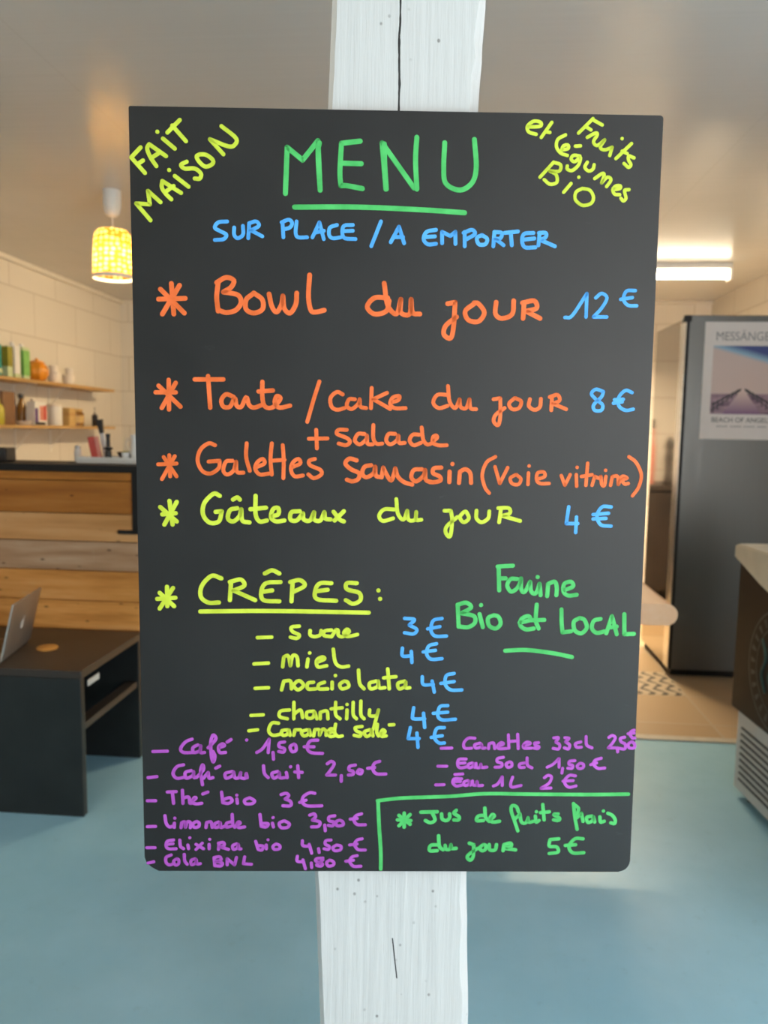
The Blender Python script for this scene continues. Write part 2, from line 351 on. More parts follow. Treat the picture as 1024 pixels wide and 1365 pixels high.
# lettering traced in the plane of the board: label, ink, strokes (width : x,z in 0.1 mm from the board's centre)
LETTERING = [
    ('yellow slanted capitals reading FAIT MAISON', 'yellow', '5.02:-2980,3941 -2830,3776|5.02:-2980,3941 -2873,4050|5.02:-2912,3869 -2849,3910|5.02:-2776,4085 -2800,4038 -2765,3945 -2701,3852|5.02:-2776,4085 -2591,3961|5.02:-2758,3938 -2659,4000|5.02:-2622,4148 -2492,4043|5.02:-2683,4220|5.02:-2572,4215 -2432,4351|5.02:-2516,4290 -2366,4125|5.02:-2778,3262 -2935,3443! -2781,3435! -2800,3581! -2662,3461|5.02:-2637,3691 -2645,3624 -2605,3557 -2540,3494|5.02:-2637,3691 -2430,3566|5.02:-2611,3570 -2512,3639|5.02:-2497,3748 -2345,3635|5.02:-2558,3811|5.02:-2362,3904 -2425,3870 -2384,3830 -2273,3832 -2204,3779 -2218,3725 -2274,3724|5.02:-2215,3987 -2250,3960 -2216,3900 -2147,3854 -2070,3889 -2076,3936 -2145,3982 -2215,3987|5.02:-1950,3992 -2099,4150! -1894,4077 -1821,4097 -1809,4168 -1968,4292'),
    ('yellow slanted handwriting reading Fruits et légumes Bio', 'yellow', '4.28:1463,4343 1604,4352 1610,4393 1532,4405 1463,4350 1479,4290 1564,4265|4.28:1736,4395 1622,4232|4.28:1669,4293 1718,4287|4.28:1895,4263 1812,4215 1797,4134 1846,4067 1924,4041|4.28:1859,4101 1929,4116 1927,4154 1878,4145 1855,4094|4.28:2012,4144 2069,4148|4.28:2066,4037 1995,4043 1968,4002 2011,3975 2073,4024 2055,3942 1986,3880 1929,3893 1928,3927|4.28:2153,3971 2127,3916 2171,3876 2219,3897 2232,3945|4.28:2245,3796 2328,3852 2350,3832 2325,3750! 2386,3812 2430,3785 2383,3710|4.28:2462,3677 2533,3691 2539,3719 2489,3718 2455,3677 2479,3629 2536,3623|4.28:2640,3680 2591,3672 2600,3624 2609,3583 2581,3556 2552,3583|4.28:2199,4443 2042,4286|4.28:2192,4436 2307,4378|4.28:2117,4361 2182,4322|4.28:2143,4241 2233,4289 2255,4269 2215,4195 2259,4155 2341,4217! 2295,4135 2346,4109 2429,4138! 2405,4049|4.28:2538,4234|4.28:2647,4182 2477,4017|4.28:2544,4099 2602,4073|4.28:2682,4027 2624,4046 2619,4005 2650,3952 2622,3924 2571,3964|4.28:1621,3800 1771,3965|4.28:1771,3965 1850,3939 1838,3871 1732,3869! 1804,3830 1814,3748 1737,3727 1671,3773|4.28:1977,3737 1896,3641|4.28:2063,3807|4.28:2107,3685 2037,3643 2033,3561 2114,3501 2212,3523 2238,3591 2193,3666 2107,3685'),
    ('green line under MENU', 'green', '6.20:-1152,3431 -437,3442 311,3422 774,3398'),
    ('large green heading MENU', 'green', '6.20:-1256,3578 -1236,4078! -1063,3943! -891,4155! -865,3620|6.20:-874,4131 -890,4013 -865,3620|6.20:-417,4158 -627,4131! -643,3827 -632,3672! -563,3673 -389,3644|6.20:-626,3917 -403,3914|6.20:-123,3644 -170,4143! 195,3661|6.20:-146,4132 -138,3906 -118,3644|6.20:219,4209 208,3959 228,3649|6.20:534,4155 527,3893 555,3714 718,3645 854,3731 895,3899 868,4196'),
    ('blue capitals reading SUR PLACE / A EMPORTER', 'blue', '4.65:-1915,3262 -2014,3251 -2055,3192 -1996,3155 -1926,3117 -1957,3068 -2056,3057|4.65:-1836,3196 -1837,3118 -1798,3080 -1738,3120 -1737,3216|4.65:-1667,3237 -1678,3082|4.65:-1667,3246 -1588,3267 -1558,3219 -1648,3169! -1519,3104|4.65:-1290,3262 -1280,3098|4.65:-1300,3262 -1220,3292 -1180,3254 -1210,3205 -1280,3185|4.65:-1131,3274 -1141,3148 -1111,3100 -1011,3102|4.65:-951,3102 -872,3268! -822,3085|4.65:-921,3155 -822,3176|4.65:-673,3242 -752,3212 -762,3134 -722,3096 -632,3107|4.65:-493,3245 -593,3233 -612,3156 -582,3098 -462,3090|4.65:-603,3175 -493,3181|4.65:-174,3288 -282,3015|4.84:-60,3062 31,3233! 92,3053|4.84:-26,3119 79,3120|4.84:452,3205 347,3181 313,3101 361,3045 455,3051|4.84:325,3124 441,3133|4.84:525,3059 522,3184! 617,3140! 674,3186! 677,3054|4.84:783,3029 780,3187|4.84:768,3176 861,3211 897,3167 805,3108|4.84:979,3156 921,3122 946,3054 1017,3055 1039,3112 979,3156|4.84:1111,3033 1119,3192|4.84:1119,3192 1201,3182 1191,3126 1133,3113! 1228,3047|4.84:1236,3183 1388,3201|4.84:1307,3184 1322,3048|4.84:1565,3188 1459,3175 1438,3095 1475,3027 1593,3029|4.84:1449,3111 1578,3127|4.84:1627,3052 1635,3189|4.84:1628,3189 1705,3190 1707,3144 1649,3110! 1816,3044'),
    ('orange hand drawn star before Bowl du jour', 'orange', '6.00:-2555,2568 -2533,2228|6.00:-2463,2548 -2663,2226|6.00:-2703,2392 -2400,2405|6.00:-2680,2503 -2413,2240'),
    ('orange word Bowl in the Bowl line', 'orange', '6.00:-2023,2586 -2042,2426 -2027,2267|6.00:-2040,2586 -1932,2644 -1845,2610 -1879,2535 -1966,2481! -1803,2451 -1765,2366 -1827,2280 -1935,2253 -2022,2278|6.00:-1630,2464 -1706,2399 -1707,2292 -1620,2251 -1522,2295 -1522,2402 -1619,2475|6.00:-1445,2466 -1413,2328 -1359,2265 -1304,2351 -1287,2447! -1272,2309 -1206,2256 -1141,2353 -1130,2481|6.00:-982,2685 -995,2441 -967,2292 -912,2271 -814,2294'),
    ('orange word du in the Bowl line', 'orange', '6.00:-88,2441 -239,2439 -322,2339 -238,2258 -103,2293 -71,2409|6.00:-130,2604 -87,2359 15,2262 63,2427! 65,2279 166,2264 181,2428! 200,2280 284,2265'),
    ('orange word jour in the Bowl line', 'orange', '6.00:602,2385 686,2402! 675,2138 644,1998 565,2037 584,2137 707,2238|6.00:906,2389 806,2305 842,2206 961,2191 1026,2291 957,2389 906,2399|6.00:1159,2409 1155,2277 1231,2228 1348,2279 1361,2428|6.00:1475,2231 1480,2397|6.00:1463,2406 1597,2431 1627,2349 1506,2314! 1671,2234'),
    ('blue price 12 €', 'blue', '4.46:1959,2248 2043,2272 2203,2522! 2203,2257|4.46:2307,2474 2373,2524 2436,2475 2379,2359 2288,2259! 2444,2261|4.46:2761,2562 2659,2554 2629,2462 2683,2396 2785,2391|4.46:2596,2461 2730,2483'),
    ('orange hand drawn star before Tarte / cake du jour', 'orange', '5.60:-2604,1482 -2606,1144|5.60:-2524,1450 -2689,1161|5.60:-2756,1339 -2526,1341|5.60:-2721,1415 -2473,1178'),
    ('orange handwriting reading Tarte / cake du jour + salade', 'orange', '5.60:-2304,1492 -1976,1496|5.60:-2151,1531 -2142,1368 -2131,1171|5.60:-1857,1295 -1944,1326 -2000,1260 -1979,1184 -1902,1185 -1846,1284 -1825,1197 -1770,1186 -1714,1296 -1682,1209 -1627,1177 -1527,1211|5.60:-1526,1473 -1527,1288 -1495,1189 -1417,1179 -1351,1235 -1318,1290 -1362,1311 -1384,1235 -1329,1180 -1208,1204|5.60:-1571,1363 -1406,1376|5.02:-868,1485 -933,1281 -1008,1020|5.02:-597,1340 -663,1367 -737,1301 -727,1200 -662,1163 -578,1183|5.02:-457,1286 -522,1285 -550,1211 -493,1174 -419,1231 -401,1287! -391,1203 -325,1186|5.02:-262,1418 -269,1186|5.02:-84,1364 -242,1289! -44,1179|5.02:-35,1254 48,1283 57,1329 -17,1310 -45,1235 12,1189 134,1191|5.02:-904,928 -895,713|5.02:-989,824 -773,830|5.02:-548,932 -642,931 -661,884 -548,838 -510,792 -557,754 -641,772|5.02:-341,887 -416,886 -453,811 -397,765 -322,822 -313,869! -303,775 -246,767|5.02:-239,991 -238,842 -199,776 -133,777|5.02:16,891 -59,890 -87,815 -39,769 36,816 54,873! 64,789 130,789|5.02:298,885 223,884 186,818 234,762 319,791|5.02:325,969 346,829 394,773 460,793|5.02:460,812 506,850 496,878 459,858 460,793 526,765 621,766|4.93:619,1349 504,1348 455,1259 520,1196 622,1223|4.93:623,1450 646,1274 712,1198 761,1300! 776,1212 840,1200 876,1301! 891,1200 956,1188|4.93:1158,1305 1235,1318! 1240,1103 1217,1005 1165,1051 1188,1127 1289,1205|4.93:1402,1320 1339,1256 1379,1193 1456,1207 1480,1283 1414,1320|4.93:1582,1310 1571,1233 1637,1188 1700,1222 1710,1316|4.93:1835,1186 1838,1338|4.93:1812,1338 1901,1364 1929,1301 1853,1262! 2009,1200'),
    ('blue price 8 €', 'blue', '4.46:2439,1408 2348,1433 2299,1381 2353,1319 2433,1256 2422,1192 2345,1191 2330,1255 2416,1345 2439,1408|4.46:2775,1400 2696,1424 2622,1347 2626,1245 2706,1195 2796,1209|4.46:2561,1275 2663,1292|4.46:2572,1316 2675,1322'),
    ('orange hand drawn star before Galettes sarrasin', 'orange', '5.02:-2613,615 -2606,370|5.02:-2549,605 -2702,337|5.02:-2742,508 -2529,520|5.02:-2677,593 -2532,371'),
    ('orange word Galettes in the Galettes line', 'orange', '5.02:-2080,738 -2154,758 -2250,683 -2284,555 -2232,438 -2137,407 -2040,472 -2029,558! -2156,546|5.02:-1879,559 -1954,548 -1987,451 -1945,398 -1870,442 -1837,549! -1827,431 -1753,421|5.02:-1712,763 -1719,603 -1678,444|5.02:-1603,487 -1507,531 -1528,584 -1592,541 -1614,466 -1561,402 -1454,414|5.02:-1420,766 -1436,585 -1422,403|5.02:-1293,746 -1282,565 -1287,362|5.02:-1432,564 -1272,576|5.02:-1186,491 -1090,535 -1111,588 -1176,545 -1197,459 -1154,385 -1058,396|5.02:-919,590 -983,568 -972,515 -855,463 -844,409 -929,365 -994,408'),
    ('orange word sarrasin in the Galettes line', 'orange', '5.50:-431,579 -516,597 -562,540 -496,474 -401,428 -410,362 -476,333 -542,351|5.50:-261,524 -336,504 -364,429 -316,382 -231,430 -213,506! -203,402 -136,384|5.50:-136,384 -119,497! -71,403 -23,347 5,413 23,489! 53,395 129,329 224,302|5.50:335,483 241,472 213,387 271,340 355,407 373,474! 384,360 451,333|5.50:562,504 477,494 468,437 545,400 555,353 489,333 432,332|5.50:661,458 660,335|5.50:693,547|5.50:774,326 781,459! 846,488 904,441 916,328'),
    ('orange word (voie vitrine) in the Galettes line', 'orange', '4.65:1196,637 1094,570 1046,425 1080,281 1134,209|4.65:1194,520 1255,324! 1344,511|4.65:1439,429 1378,387 1401,325 1474,316 1503,378 1450,429|4.65:1590,451 1588,317|4.65:1596,534|4.65:1700,380 1782,412 1770,463 1698,452 1690,370 1733,329 1837,330|4.65:1979,424 2025,311! 2083,436|4.65:2155,436 2164,302|4.65:2163,523|4.65:2285,572 2274,313|4.65:2218,416 2342,438|4.65:2347,314 2374,418! 2427,398 2447,419! 2461,325 2493,315 2506,419|4.65:2501,492|4.65:2566,316 2583,420! 2645,421 2659,327! 2697,421 2760,401 2699,384 2732,334 2774,339|4.65:2770,653 2856,588 2925,444 2900,298 2832,194'),
    ('yellow hand drawn star before Gâteaux du jour', 'yellow', '5.60:-2619,81 -2587,-197|5.60:-2535,70 -2683,-198|5.60:-2728,8 -2539,-160|5.60:-2705,-77 -2549,-63'),
    ('yellow word Gâteaux in the Gâteaux line', 'yellow', '5.60:-2031,147 -2103,171 -2212,61 -2230,-72 -2155,-169 -2046,-155 -2009,-34! -2081,-42|5.60:-1829,4 -1913,-21 -1938,-118 -1878,-154 -1805,-93 -1781,-8! -1770,-141 -1686,-164|5.60:-1876,105 -1828,130 -1797,106|5.60:-1612,151 -1613,-67 -1565,-151 -1481,-138|5.60:-1673,-7 -1492,12|5.60:-1432,-89 -1348,-64 -1348,9 -1408,-4 -1433,-101 -1372,-149 -1276,-136|5.60:-1095,-25 -1192,-38 -1204,-124 -1131,-135 -1059,-49! -1047,-122 -975,-134 -927,-36! -926,-121 -854,-133 -806,-35! -794,-108 -733,-119|5.60:-697,-29 -625,-118 -576,-142|5.60:-577,-21 -685,-131'),
    ('yellow word du in the Gâteaux line', 'yellow', '5.02:19,6 -102,5 -161,-71 -115,-132 5,-100|5.02:39,128 59,-39 126,-114 170,-8! 187,-114 263,-113 276,-22! 278,-113 338,-113'),
    ('yellow word jour in the Gâteaux line', 'yellow', '5.02:609,-4 685,-3! 702,-125 682,-308 629,-263 643,-186 762,-78|5.02:837,-17 793,-78 839,-139 899,-92 867,-16 837,-17|5.02:988,0 990,-91 1052,-137 1127,-90 1140,-5|5.02:1259,-135 1276,18|5.02:1245,33 1367,34 1383,-27 1293,-58! 1508,-117'),
    ('blue price 4 € beside Gâteaux', 'blue', '4.65:2080,56 2057,-143! 2194,-142|4.65:2176,-65 2173,-249|4.65:2583,60 2476,59 2419,-48 2469,-154 2592,-169|4.65:2373,-33 2555,-16|4.65:2375,-85 2527,-77'),
    ('yellow hand drawn star before CRÊPES', 'yellow', '5.60:-2666,-940 -2665,-1173|5.60:-2595,-954 -2757,-1203|5.60:-2783,-1087 -2569,-1071|5.60:-2753,-1014 -2585,-1173'),
    ('yellow line under CRÊPES', 'yellow', '5.60:-2276,-1235 -1439,-1223 -273,-1235'),
    ('yellow heading CRÊPES', 'yellow', '5.60:-2023,-834 -2137,-805 -2252,-922 -2268,-1054 -2183,-1126 -2055,-1125|5.60:-1925,-1095 -1909,-876|5.60:-1923,-876 -1795,-846 -1752,-919 -1881,-978! -1625,-1093|5.60:-1323,-872 -1495,-888 -1552,-990 -1524,-1092 -1338,-1105|5.60:-1524,-990 -1423,-974|5.60:-1508,-771 -1422,-733 -1337,-770|5.60:-1194,-1104 -1180,-871|5.60:-1208,-871 -1094,-847 -1036,-913 -1165,-987|5.60:-721,-882 -850,-883 -907,-956 -893,-1073 -662,-1094|5.60:-893,-979 -764,-961|5.60:-419,-879 -534,-880 -534,-953 -390,-996 -375,-1083 -461,-1128 -547,-1085|5.60:-160,-965|5.60:-139,-1067'),
    ('yellow list reading sucre, miel, nocciolata', 'yellow', '4.84:-1600,-1548 -1430,-1541|4.84:-1642,-1871 -1471,-1859|4.84:-1630,-2172 -1472,-2163|4.84:-1102,-1405 -1194,-1419 -1181,-1472 -1102,-1512 -1129,-1553 -1207,-1540|4.84:-971,-1458 -971,-1511 -919,-1532 -853,-1511 -840,-1457|4.84:-717,-1451 -795,-1462 -806,-1516 -716,-1531|4.84:-716,-1531 -662,-1445! -638,-1455 -632,-1514 -580,-1528 -506,-1471 -533,-1439 -569,-1487 -522,-1527 -406,-1502|4.84:-1300,-1904 -1287,-1783! -1234,-1769 -1208,-1890! -1181,-1768 -1129,-1782 -1116,-1890|4.84:-997,-1808 -1010,-1903|4.84:-976,-1732|4.84:-892,-1848 -800,-1807 -826,-1780 -892,-1821 -878,-1902 -773,-1888|4.84:-695,-1684 -668,-1846 -601,-1900 -509,-1891|4.84:-1314,-2189 -1287,-2080! -1208,-2080 -1195,-2175|4.84:-1129,-2080 -1168,-2134 -1116,-2188 -1050,-2134 -1089,-2079 -1129,-2080|4.84:-931,-2092 -997,-2106 -997,-2174 -904,-2174|4.84:-799,-2091 -865,-2119 -865,-2173 -759,-2173|4.84:-706,-2091 -706,-2172|4.84:-667,-2009|4.84:-561,-2076 -614,-2117 -587,-2172 -508,-2144 -521,-2090 -561,-2076|4.84:-390,-1940 -375,-2103 -322,-2170|4.84:-177,-2074 -256,-2102 -242,-2170 -163,-2142 -151,-2074! -137,-2156 -70,-2155|4.84:-38,-1924 -17,-2169|4.84:-85,-2033 61,-2018|4.84:167,-2072 88,-2100 102,-2168 168,-2140 181,-2086! 182,-2154 229,-2154'),
    ('yellow list reading chantilly, caramel salé', 'yellow', '4.65:-1683,-2509 -1537,-2500|4.65:-1711,-2701 -1605,-2687|4.65:-1219,-2438 -1325,-2453 -1339,-2521 -1246,-2548|4.65:-1166,-2342 -1167,-2548|4.65:-1167,-2493 -1087,-2438 -1060,-2533|4.65:-928,-2451 -1007,-2465 -1007,-2533 -941,-2533 -915,-2464! -888,-2546|4.65:-848,-2546 -848,-2464! -769,-2450 -755,-2546|4.65:-663,-2340 -662,-2490 -609,-2545|4.65:-716,-2422 -583,-2408|4.65:-525,-2435 -529,-2545|4.65:-525,-2366|4.65:-451,-2339 -450,-2489 -410,-2544|4.65:-358,-2324 -357,-2489 -317,-2544|4.65:-251,-2433 -250,-2502 -171,-2502 -145,-2433! -196,-2639 -209,-2681|4.65:-1352,-2604 -1432,-2604 -1472,-2700 -1419,-2755 -1326,-2741|4.65:-1246,-2686 -1313,-2700 -1300,-2755 -1246,-2741 -1228,-2685! -1212,-2754|4.65:-1167,-2754 -1153,-2685! -1087,-2685|4.65:-1007,-2684 -1074,-2712 -1047,-2762 -994,-2740 -981,-2684! -967,-2753|4.65:-927,-2761 -914,-2684! -861,-2684 -856,-2753! -821,-2678 -781,-2697 -776,-2752|4.65:-755,-2725 -675,-2697 -715,-2669 -755,-2711 -728,-2766 -648,-2752|4.65:-662,-2614 -675,-2711 -635,-2766 -581,-2760|4.65:-342,-2640 -422,-2654 -409,-2696 -355,-2723 -368,-2764 -435,-2751|4.65:-249,-2681 -315,-2709 -288,-2764 -235,-2736 -228,-2681! -208,-2758|4.65:-156,-2612 -163,-2708 -141,-2758|4.65:-115,-2736 -62,-2708 -89,-2680 -115,-2722 -101,-2763 -48,-2757|4.65:-10,-2619 44,-2616'),
    ('blue column of crêpe prices, 3 € then four times 4 €', 'blue', '4.65:157,-1302 275,-1315 211,-1383! 304,-1436 265,-1490 159,-1477|4.65:604,-1299 499,-1327 475,-1448 529,-1515 661,-1514|4.65:435,-1427 580,-1399|4.65:135,-1666 137,-1760 242,-1760|4.65:242,-1706 251,-1841|4.65:544,-1609 452,-1637 427,-1731 481,-1799 613,-1792|4.65:387,-1710 532,-1690|4.65:379,-2017 393,-2112 513,-2111|4.65:499,-2070 528,-2207|4.65:763,-1974 670,-2001 659,-2110 727,-2178 860,-2178|4.65:606,-2097 765,-2074|4.65:281,-2403 269,-2500 283,-2541 416,-2540|4.65:401,-2471 418,-2650|4.65:693,-2374 600,-2388 575,-2498 630,-2553 790,-2544|4.65:521,-2471 694,-2456|4.65:244,-2651 219,-2789! 353,-2789|4.65:325,-2720 341,-2900|4.65:658,-2649 565,-2663 540,-2774 595,-2843 662,-2843|4.65:500,-2774 633,-2752'),
    ('green line under LOCAL', 'green', '5.60:1374,-1690 1627,-1679 1950,-1717 2182,-1763'),
    ('green handwriting reading Farine Bio et LOCAL', 'green', '5.60:1267,-665 1281,-953|5.60:1256,-666 1437,-653|5.60:1277,-808 1355,-807|5.60:1492,-813 1414,-816 1375,-890 1418,-964 1479,-940 1525,-870 1537,-806! 1545,-939 1587,-967 1648,-846! 1665,-962 1720,-984 1762,-869! 1778,-1007|5.60:1737,-788|5.60:1858,-1018 1865,-868! 1944,-844 1969,-913 1968,-1006|5.60:2050,-947 2163,-900 2138,-843 2059,-866 2051,-959 2110,-1009 2212,-999|5.60:788,-1130 805,-1397|5.60:788,-1130 891,-1106 949,-1164 836,-1234! 985,-1268 999,-1349 920,-1403 817,-1397|5.60:1053,-1244 1096,-1402|5.60:1069,-1133|5.60:1225,-1255 1157,-1290 1171,-1383 1252,-1417 1308,-1359 1283,-1277 1225,-1255|5.60:1536,-1345 1661,-1310 1637,-1263 1558,-1299 1549,-1380 1619,-1427 1710,-1414|5.60:1736,-1123 1730,-1309 1768,-1414|5.60:1662,-1314 1833,-1308|5.60:2035,-1179 2041,-1330 2056,-1459! 2159,-1446|5.60:2257,-1282 2190,-1329 2205,-1434 2287,-1469 2348,-1398 2315,-1305 2257,-1282|5.60:2510,-1292 2430,-1316 2411,-1409 2471,-1463 2562,-1444|5.60:2586,-1467 2646,-1256! 2713,-1478|5.60:2606,-1396 2709,-1384|5.60:2795,-1232 2801,-1372 2805,-1477! 2920,-1472'),
    ('purple drinks list reading Café 1,50 €, Café au lait 2,50 €', 'purple', '4.40:-2870,-2966 -2697,-2960|4.40:-2397,-2808 -2477,-2844 -2536,-2928 -2502,-2976 -2387,-2976|4.40:-2329,-2880 -2387,-2916 -2376,-2976 -2307,-2951 -2294,-2891! -2295,-2975 -2249,-2975|4.40:-2203,-2915 -2110,-2807 -2143,-2755 -2172,-2855 -2165,-3023 -2143,-3095 -2123,-3022 -2146,-2963|4.40:-2076,-2914 -2007,-2890 -2030,-2866 -2076,-2902 -2065,-2974 -1996,-2974|4.40:-1972,-2842 -1926,-2811|4.40:-1737,-2817|4.40:-1616,-2972 -1547,-2924 -1466,-2804! -1478,-2972|4.40:-1420,-2972 -1414,-3056|4.40:-1281,-2839 -1339,-2851 -1344,-2899 -1282,-2923 -1293,-2966 -1351,-2959|4.40:-1166,-2863 -1212,-2899 -1189,-2959 -1143,-2946 -1143,-2887 -1166,-2863|4.40:-878,-2814 -970,-2826 -1005,-2910 -958,-2970 -820,-2981|4.40:-1039,-2898 -924,-2898|4.40:-2934,-3295 -2830,-3282|4.40:-2505,-3132 -2586,-3156 -2633,-3241 -2588,-3301 -2496,-3288|4.40:-2414,-3204 -2483,-3228 -2473,-3300 -2392,-3264 -2384,-3216! -2380,-3288 -2346,-3288|4.40:-2334,-3276 -2264,-3191 -2274,-3131 -2299,-3215 -2278,-3384|4.40:-2265,-3300 -2207,-3227! -2196,-3299 -2150,-3292|4.40:-2114,-3171 -2067,-3147|4.40:-1918,-3214 -1999,-3238 -1988,-3299 -1907,-3262 -1899,-3219! -1884,-3291 -1838,-3291 -1814,-3226! -1815,-3286 -1757,-3298 -1745,-3238! -1734,-3291|4.40:-1536,-3140 -1525,-3237 -1479,-3290|4.40:-1363,-3212 -1433,-3236 -1410,-3297 -1352,-3260 -1345,-3224! -1336,-3289 -1282,-3289|4.40:-1259,-3224 -1248,-3289|4.40:-1206,-3151|4.40:-1120,-3139 -1109,-3288|4.40:-1155,-3216 -1067,-3223|4.40:-761,-3112 -715,-3081 -677,-3112 -715,-3183 -768,-3254! -662,-3254|4.40:-590,-3262 -590,-3333|4.40:-420,-3127 -488,-3143 -495,-3190 -449,-3206 -449,-3245 -502,-3253|4.40:-374,-3182 -396,-3221 -351,-3237 -336,-3198 -374,-3182|4.40:-124,-3078 -185,-3102 -207,-3173 -161,-3236 -47,-3239|4.40:-268,-3166 -184,-3158'),
    ('purple drinks list reading Thé bio 3 €, limonade bio 3,50 €', 'purple', '4.40:-2949,-3589 -2850,-3588|4.40:-2705,-3477 -2599,-3472|4.40:-2645,-3477 -2632,-3620|4.40:-2523,-3453 -2518,-3619|4.40:-2517,-3556 -2449,-3540 -2435,-3619! -2412,-3619|4.40:-2405,-3595 -2359,-3555 -2381,-3547 -2405,-3603 -2360,-3627 -2291,-3619|4.40:-2275,-3500 -2214,-3476|4.40:-2047,-3475 -2034,-3610! -1966,-3618 -1920,-3586 -1950,-3546 -2026,-3570|4.40:-1862,-3562 -1856,-3617|4.40:-1862,-3514|4.40:-1707,-3545 -1768,-3577 -1753,-3622 -1677,-3621 -1647,-3585 -1707,-3545|4.40:-2955,-3918 -2857,-3915|4.40:-2740,-3779 -2727,-3874 -2690,-3922 -2652,-3914|4.40:-2628,-3874 -2629,-3927|4.40:-2620,-3810|4.40:-2546,-3930 -2537,-3866! -2499,-3858 -2493,-3927! -2469,-3858 -2431,-3866 -2432,-3930|4.40:-2355,-3850 -2401,-3882 -2386,-3926 -2333,-3917 -2325,-3873 -2355,-3850|4.40:-2242,-3929 -2234,-3865! -2181,-3857 -2166,-3926|4.40:-2089,-3857 -2135,-3881 -2128,-3926 -2082,-3913 -2067,-3865! -2060,-3926 -2014,-3913|4.40:-1945,-3857 -1991,-3873 -1991,-3921 -1938,-3912|4.40:-1921,-3761 -1915,-3880 -1892,-3925|4.40:-1869,-3904 -1824,-3872 -1846,-3856 -1869,-3896 -1839,-3928 -1771,-3920|4.40:-1322,-3504 -1262,-3488 -1231,-3520 -1277,-3560! -1209,-3591 -1209,-3647 -1300,-3647|4.40:-912,-3487 -973,-3480 -1049,-3527 -1064,-3599 -1003,-3647 -828,-3646|4.40:-1095,-3604 -1019,-3575|4.40:-1582,-3760 -1567,-3912! -1506,-3919 -1483,-3879 -1552,-3872|4.40:-1430,-3871 -1418,-3919|4.40:-1422,-3799|4.40:-1285,-3839 -1346,-3871 -1324,-3927 -1247,-3924 -1224,-3879 -1285,-3839|4.40:-973,-3766 -920,-3750 -904,-3790 -942,-3830! -851,-3854 -866,-3910 -950,-3918|4.40:-790,-3894 -782,-3966|4.40:-668,-3773 -737,-3789 -736,-3837 -683,-3853 -690,-3901 -744,-3897|4.40:-607,-3829 -652,-3853 -637,-3901 -568,-3893 -568,-3853 -607,-3829|4.40:-340,-3748 -408,-3773 -431,-3829 -392,-3885 -293,-3889|4.40:-477,-3816 -393,-3809'),
    ('purple drinks list reading Elixira bio 4,50 €, Cola BNL 4,80 €', 'purple', '4.22:-2968,-4190 -2869,-4190|4.22:-2640,-4090 -2716,-4106 -2732,-4171 -2702,-4203 -2611,-4203|4.22:-2724,-4147 -2648,-4138|4.22:-2564,-4090 -2557,-4170 -2520,-4202|4.22:-2466,-4154 -2459,-4202|4.22:-2441,-4061|4.22:-2367,-4146 -2276,-4202|4.22:-2290,-4130 -2367,-4210|4.22:-2207,-4146 -2207,-4202|4.22:-2198,-4081|4.22:-2093,-4210 -2085,-4137|4.22:-2092,-4129 -2031,-4121 -2024,-4161 -2070,-4177! -1971,-4209|4.22:-1871,-4137 -1917,-4161 -1910,-4209 -1864,-4193 -1849,-4145! -1841,-4201 -1818,-4204|4.22:-2957,-4388 -2888,-4372|4.22:-2673,-4283 -2735,-4315 -2736,-4380 -2698,-4412 -2652,-4399|4.22:-2605,-4331 -2644,-4364 -2622,-4412 -2584,-4396 -2583,-4347 -2605,-4331|4.22:-2513,-4275 -2507,-4363 -2477,-4404|4.22:-2384,-4331 -2430,-4355 -2424,-4408 -2378,-4387 -2369,-4339! -2355,-4399 -2317,-4395|4.22:-2148,-4314 -2141,-4419|4.22:-2148,-4314 -2079,-4306 -2064,-4347 -2125,-4363! -2049,-4387 -2065,-4424 -2141,-4419|4.22:-1988,-4411 -1988,-4330! -1897,-4411! -1873,-4314|4.22:-1773,-4306 -1789,-4395! -1690,-4402|4.22:-1637,-4104 -1607,-4209! -1561,-4217 -1546,-4168 -1607,-4160|4.22:-1507,-4152 -1505,-4200|4.22:-1484,-4085|4.22:-1385,-4136 -1424,-4168 -1408,-4208 -1347,-4200 -1342,-4160 -1385,-4136|4.22:-1064,-4095 -1057,-4159 -972,-4167|4.22:-980,-4143 -949,-4256|4.22:-865,-4199 -857,-4248|4.22:-712,-4086 -774,-4094 -781,-4143 -735,-4167 -743,-4207 -796,-4199|4.22:-643,-4150 -689,-4183 -666,-4223 -597,-4212 -590,-4166 -643,-4150|4.22:-330,-4069 -391,-4085 -421,-4142 -382,-4206 -290,-4214|4.22:-482,-4150 -391,-4137|4.22:-1125,-4296 -1126,-4361 -1049,-4369|4.22:-1057,-4345 -1026,-4458|4.22:-954,-4385 -949,-4442|4.22:-811,-4320 -888,-4328 -896,-4361 -819,-4393 -834,-4425 -888,-4409 -811,-4344|4.22:-727,-4344 -765,-4377 -742,-4425 -681,-4409 -681,-4369 -727,-4344|4.22:-389,-4287 -451,-4303 -481,-4360 -435,-4425 -342,-4425|4.22:-527,-4360 -435,-4347'),
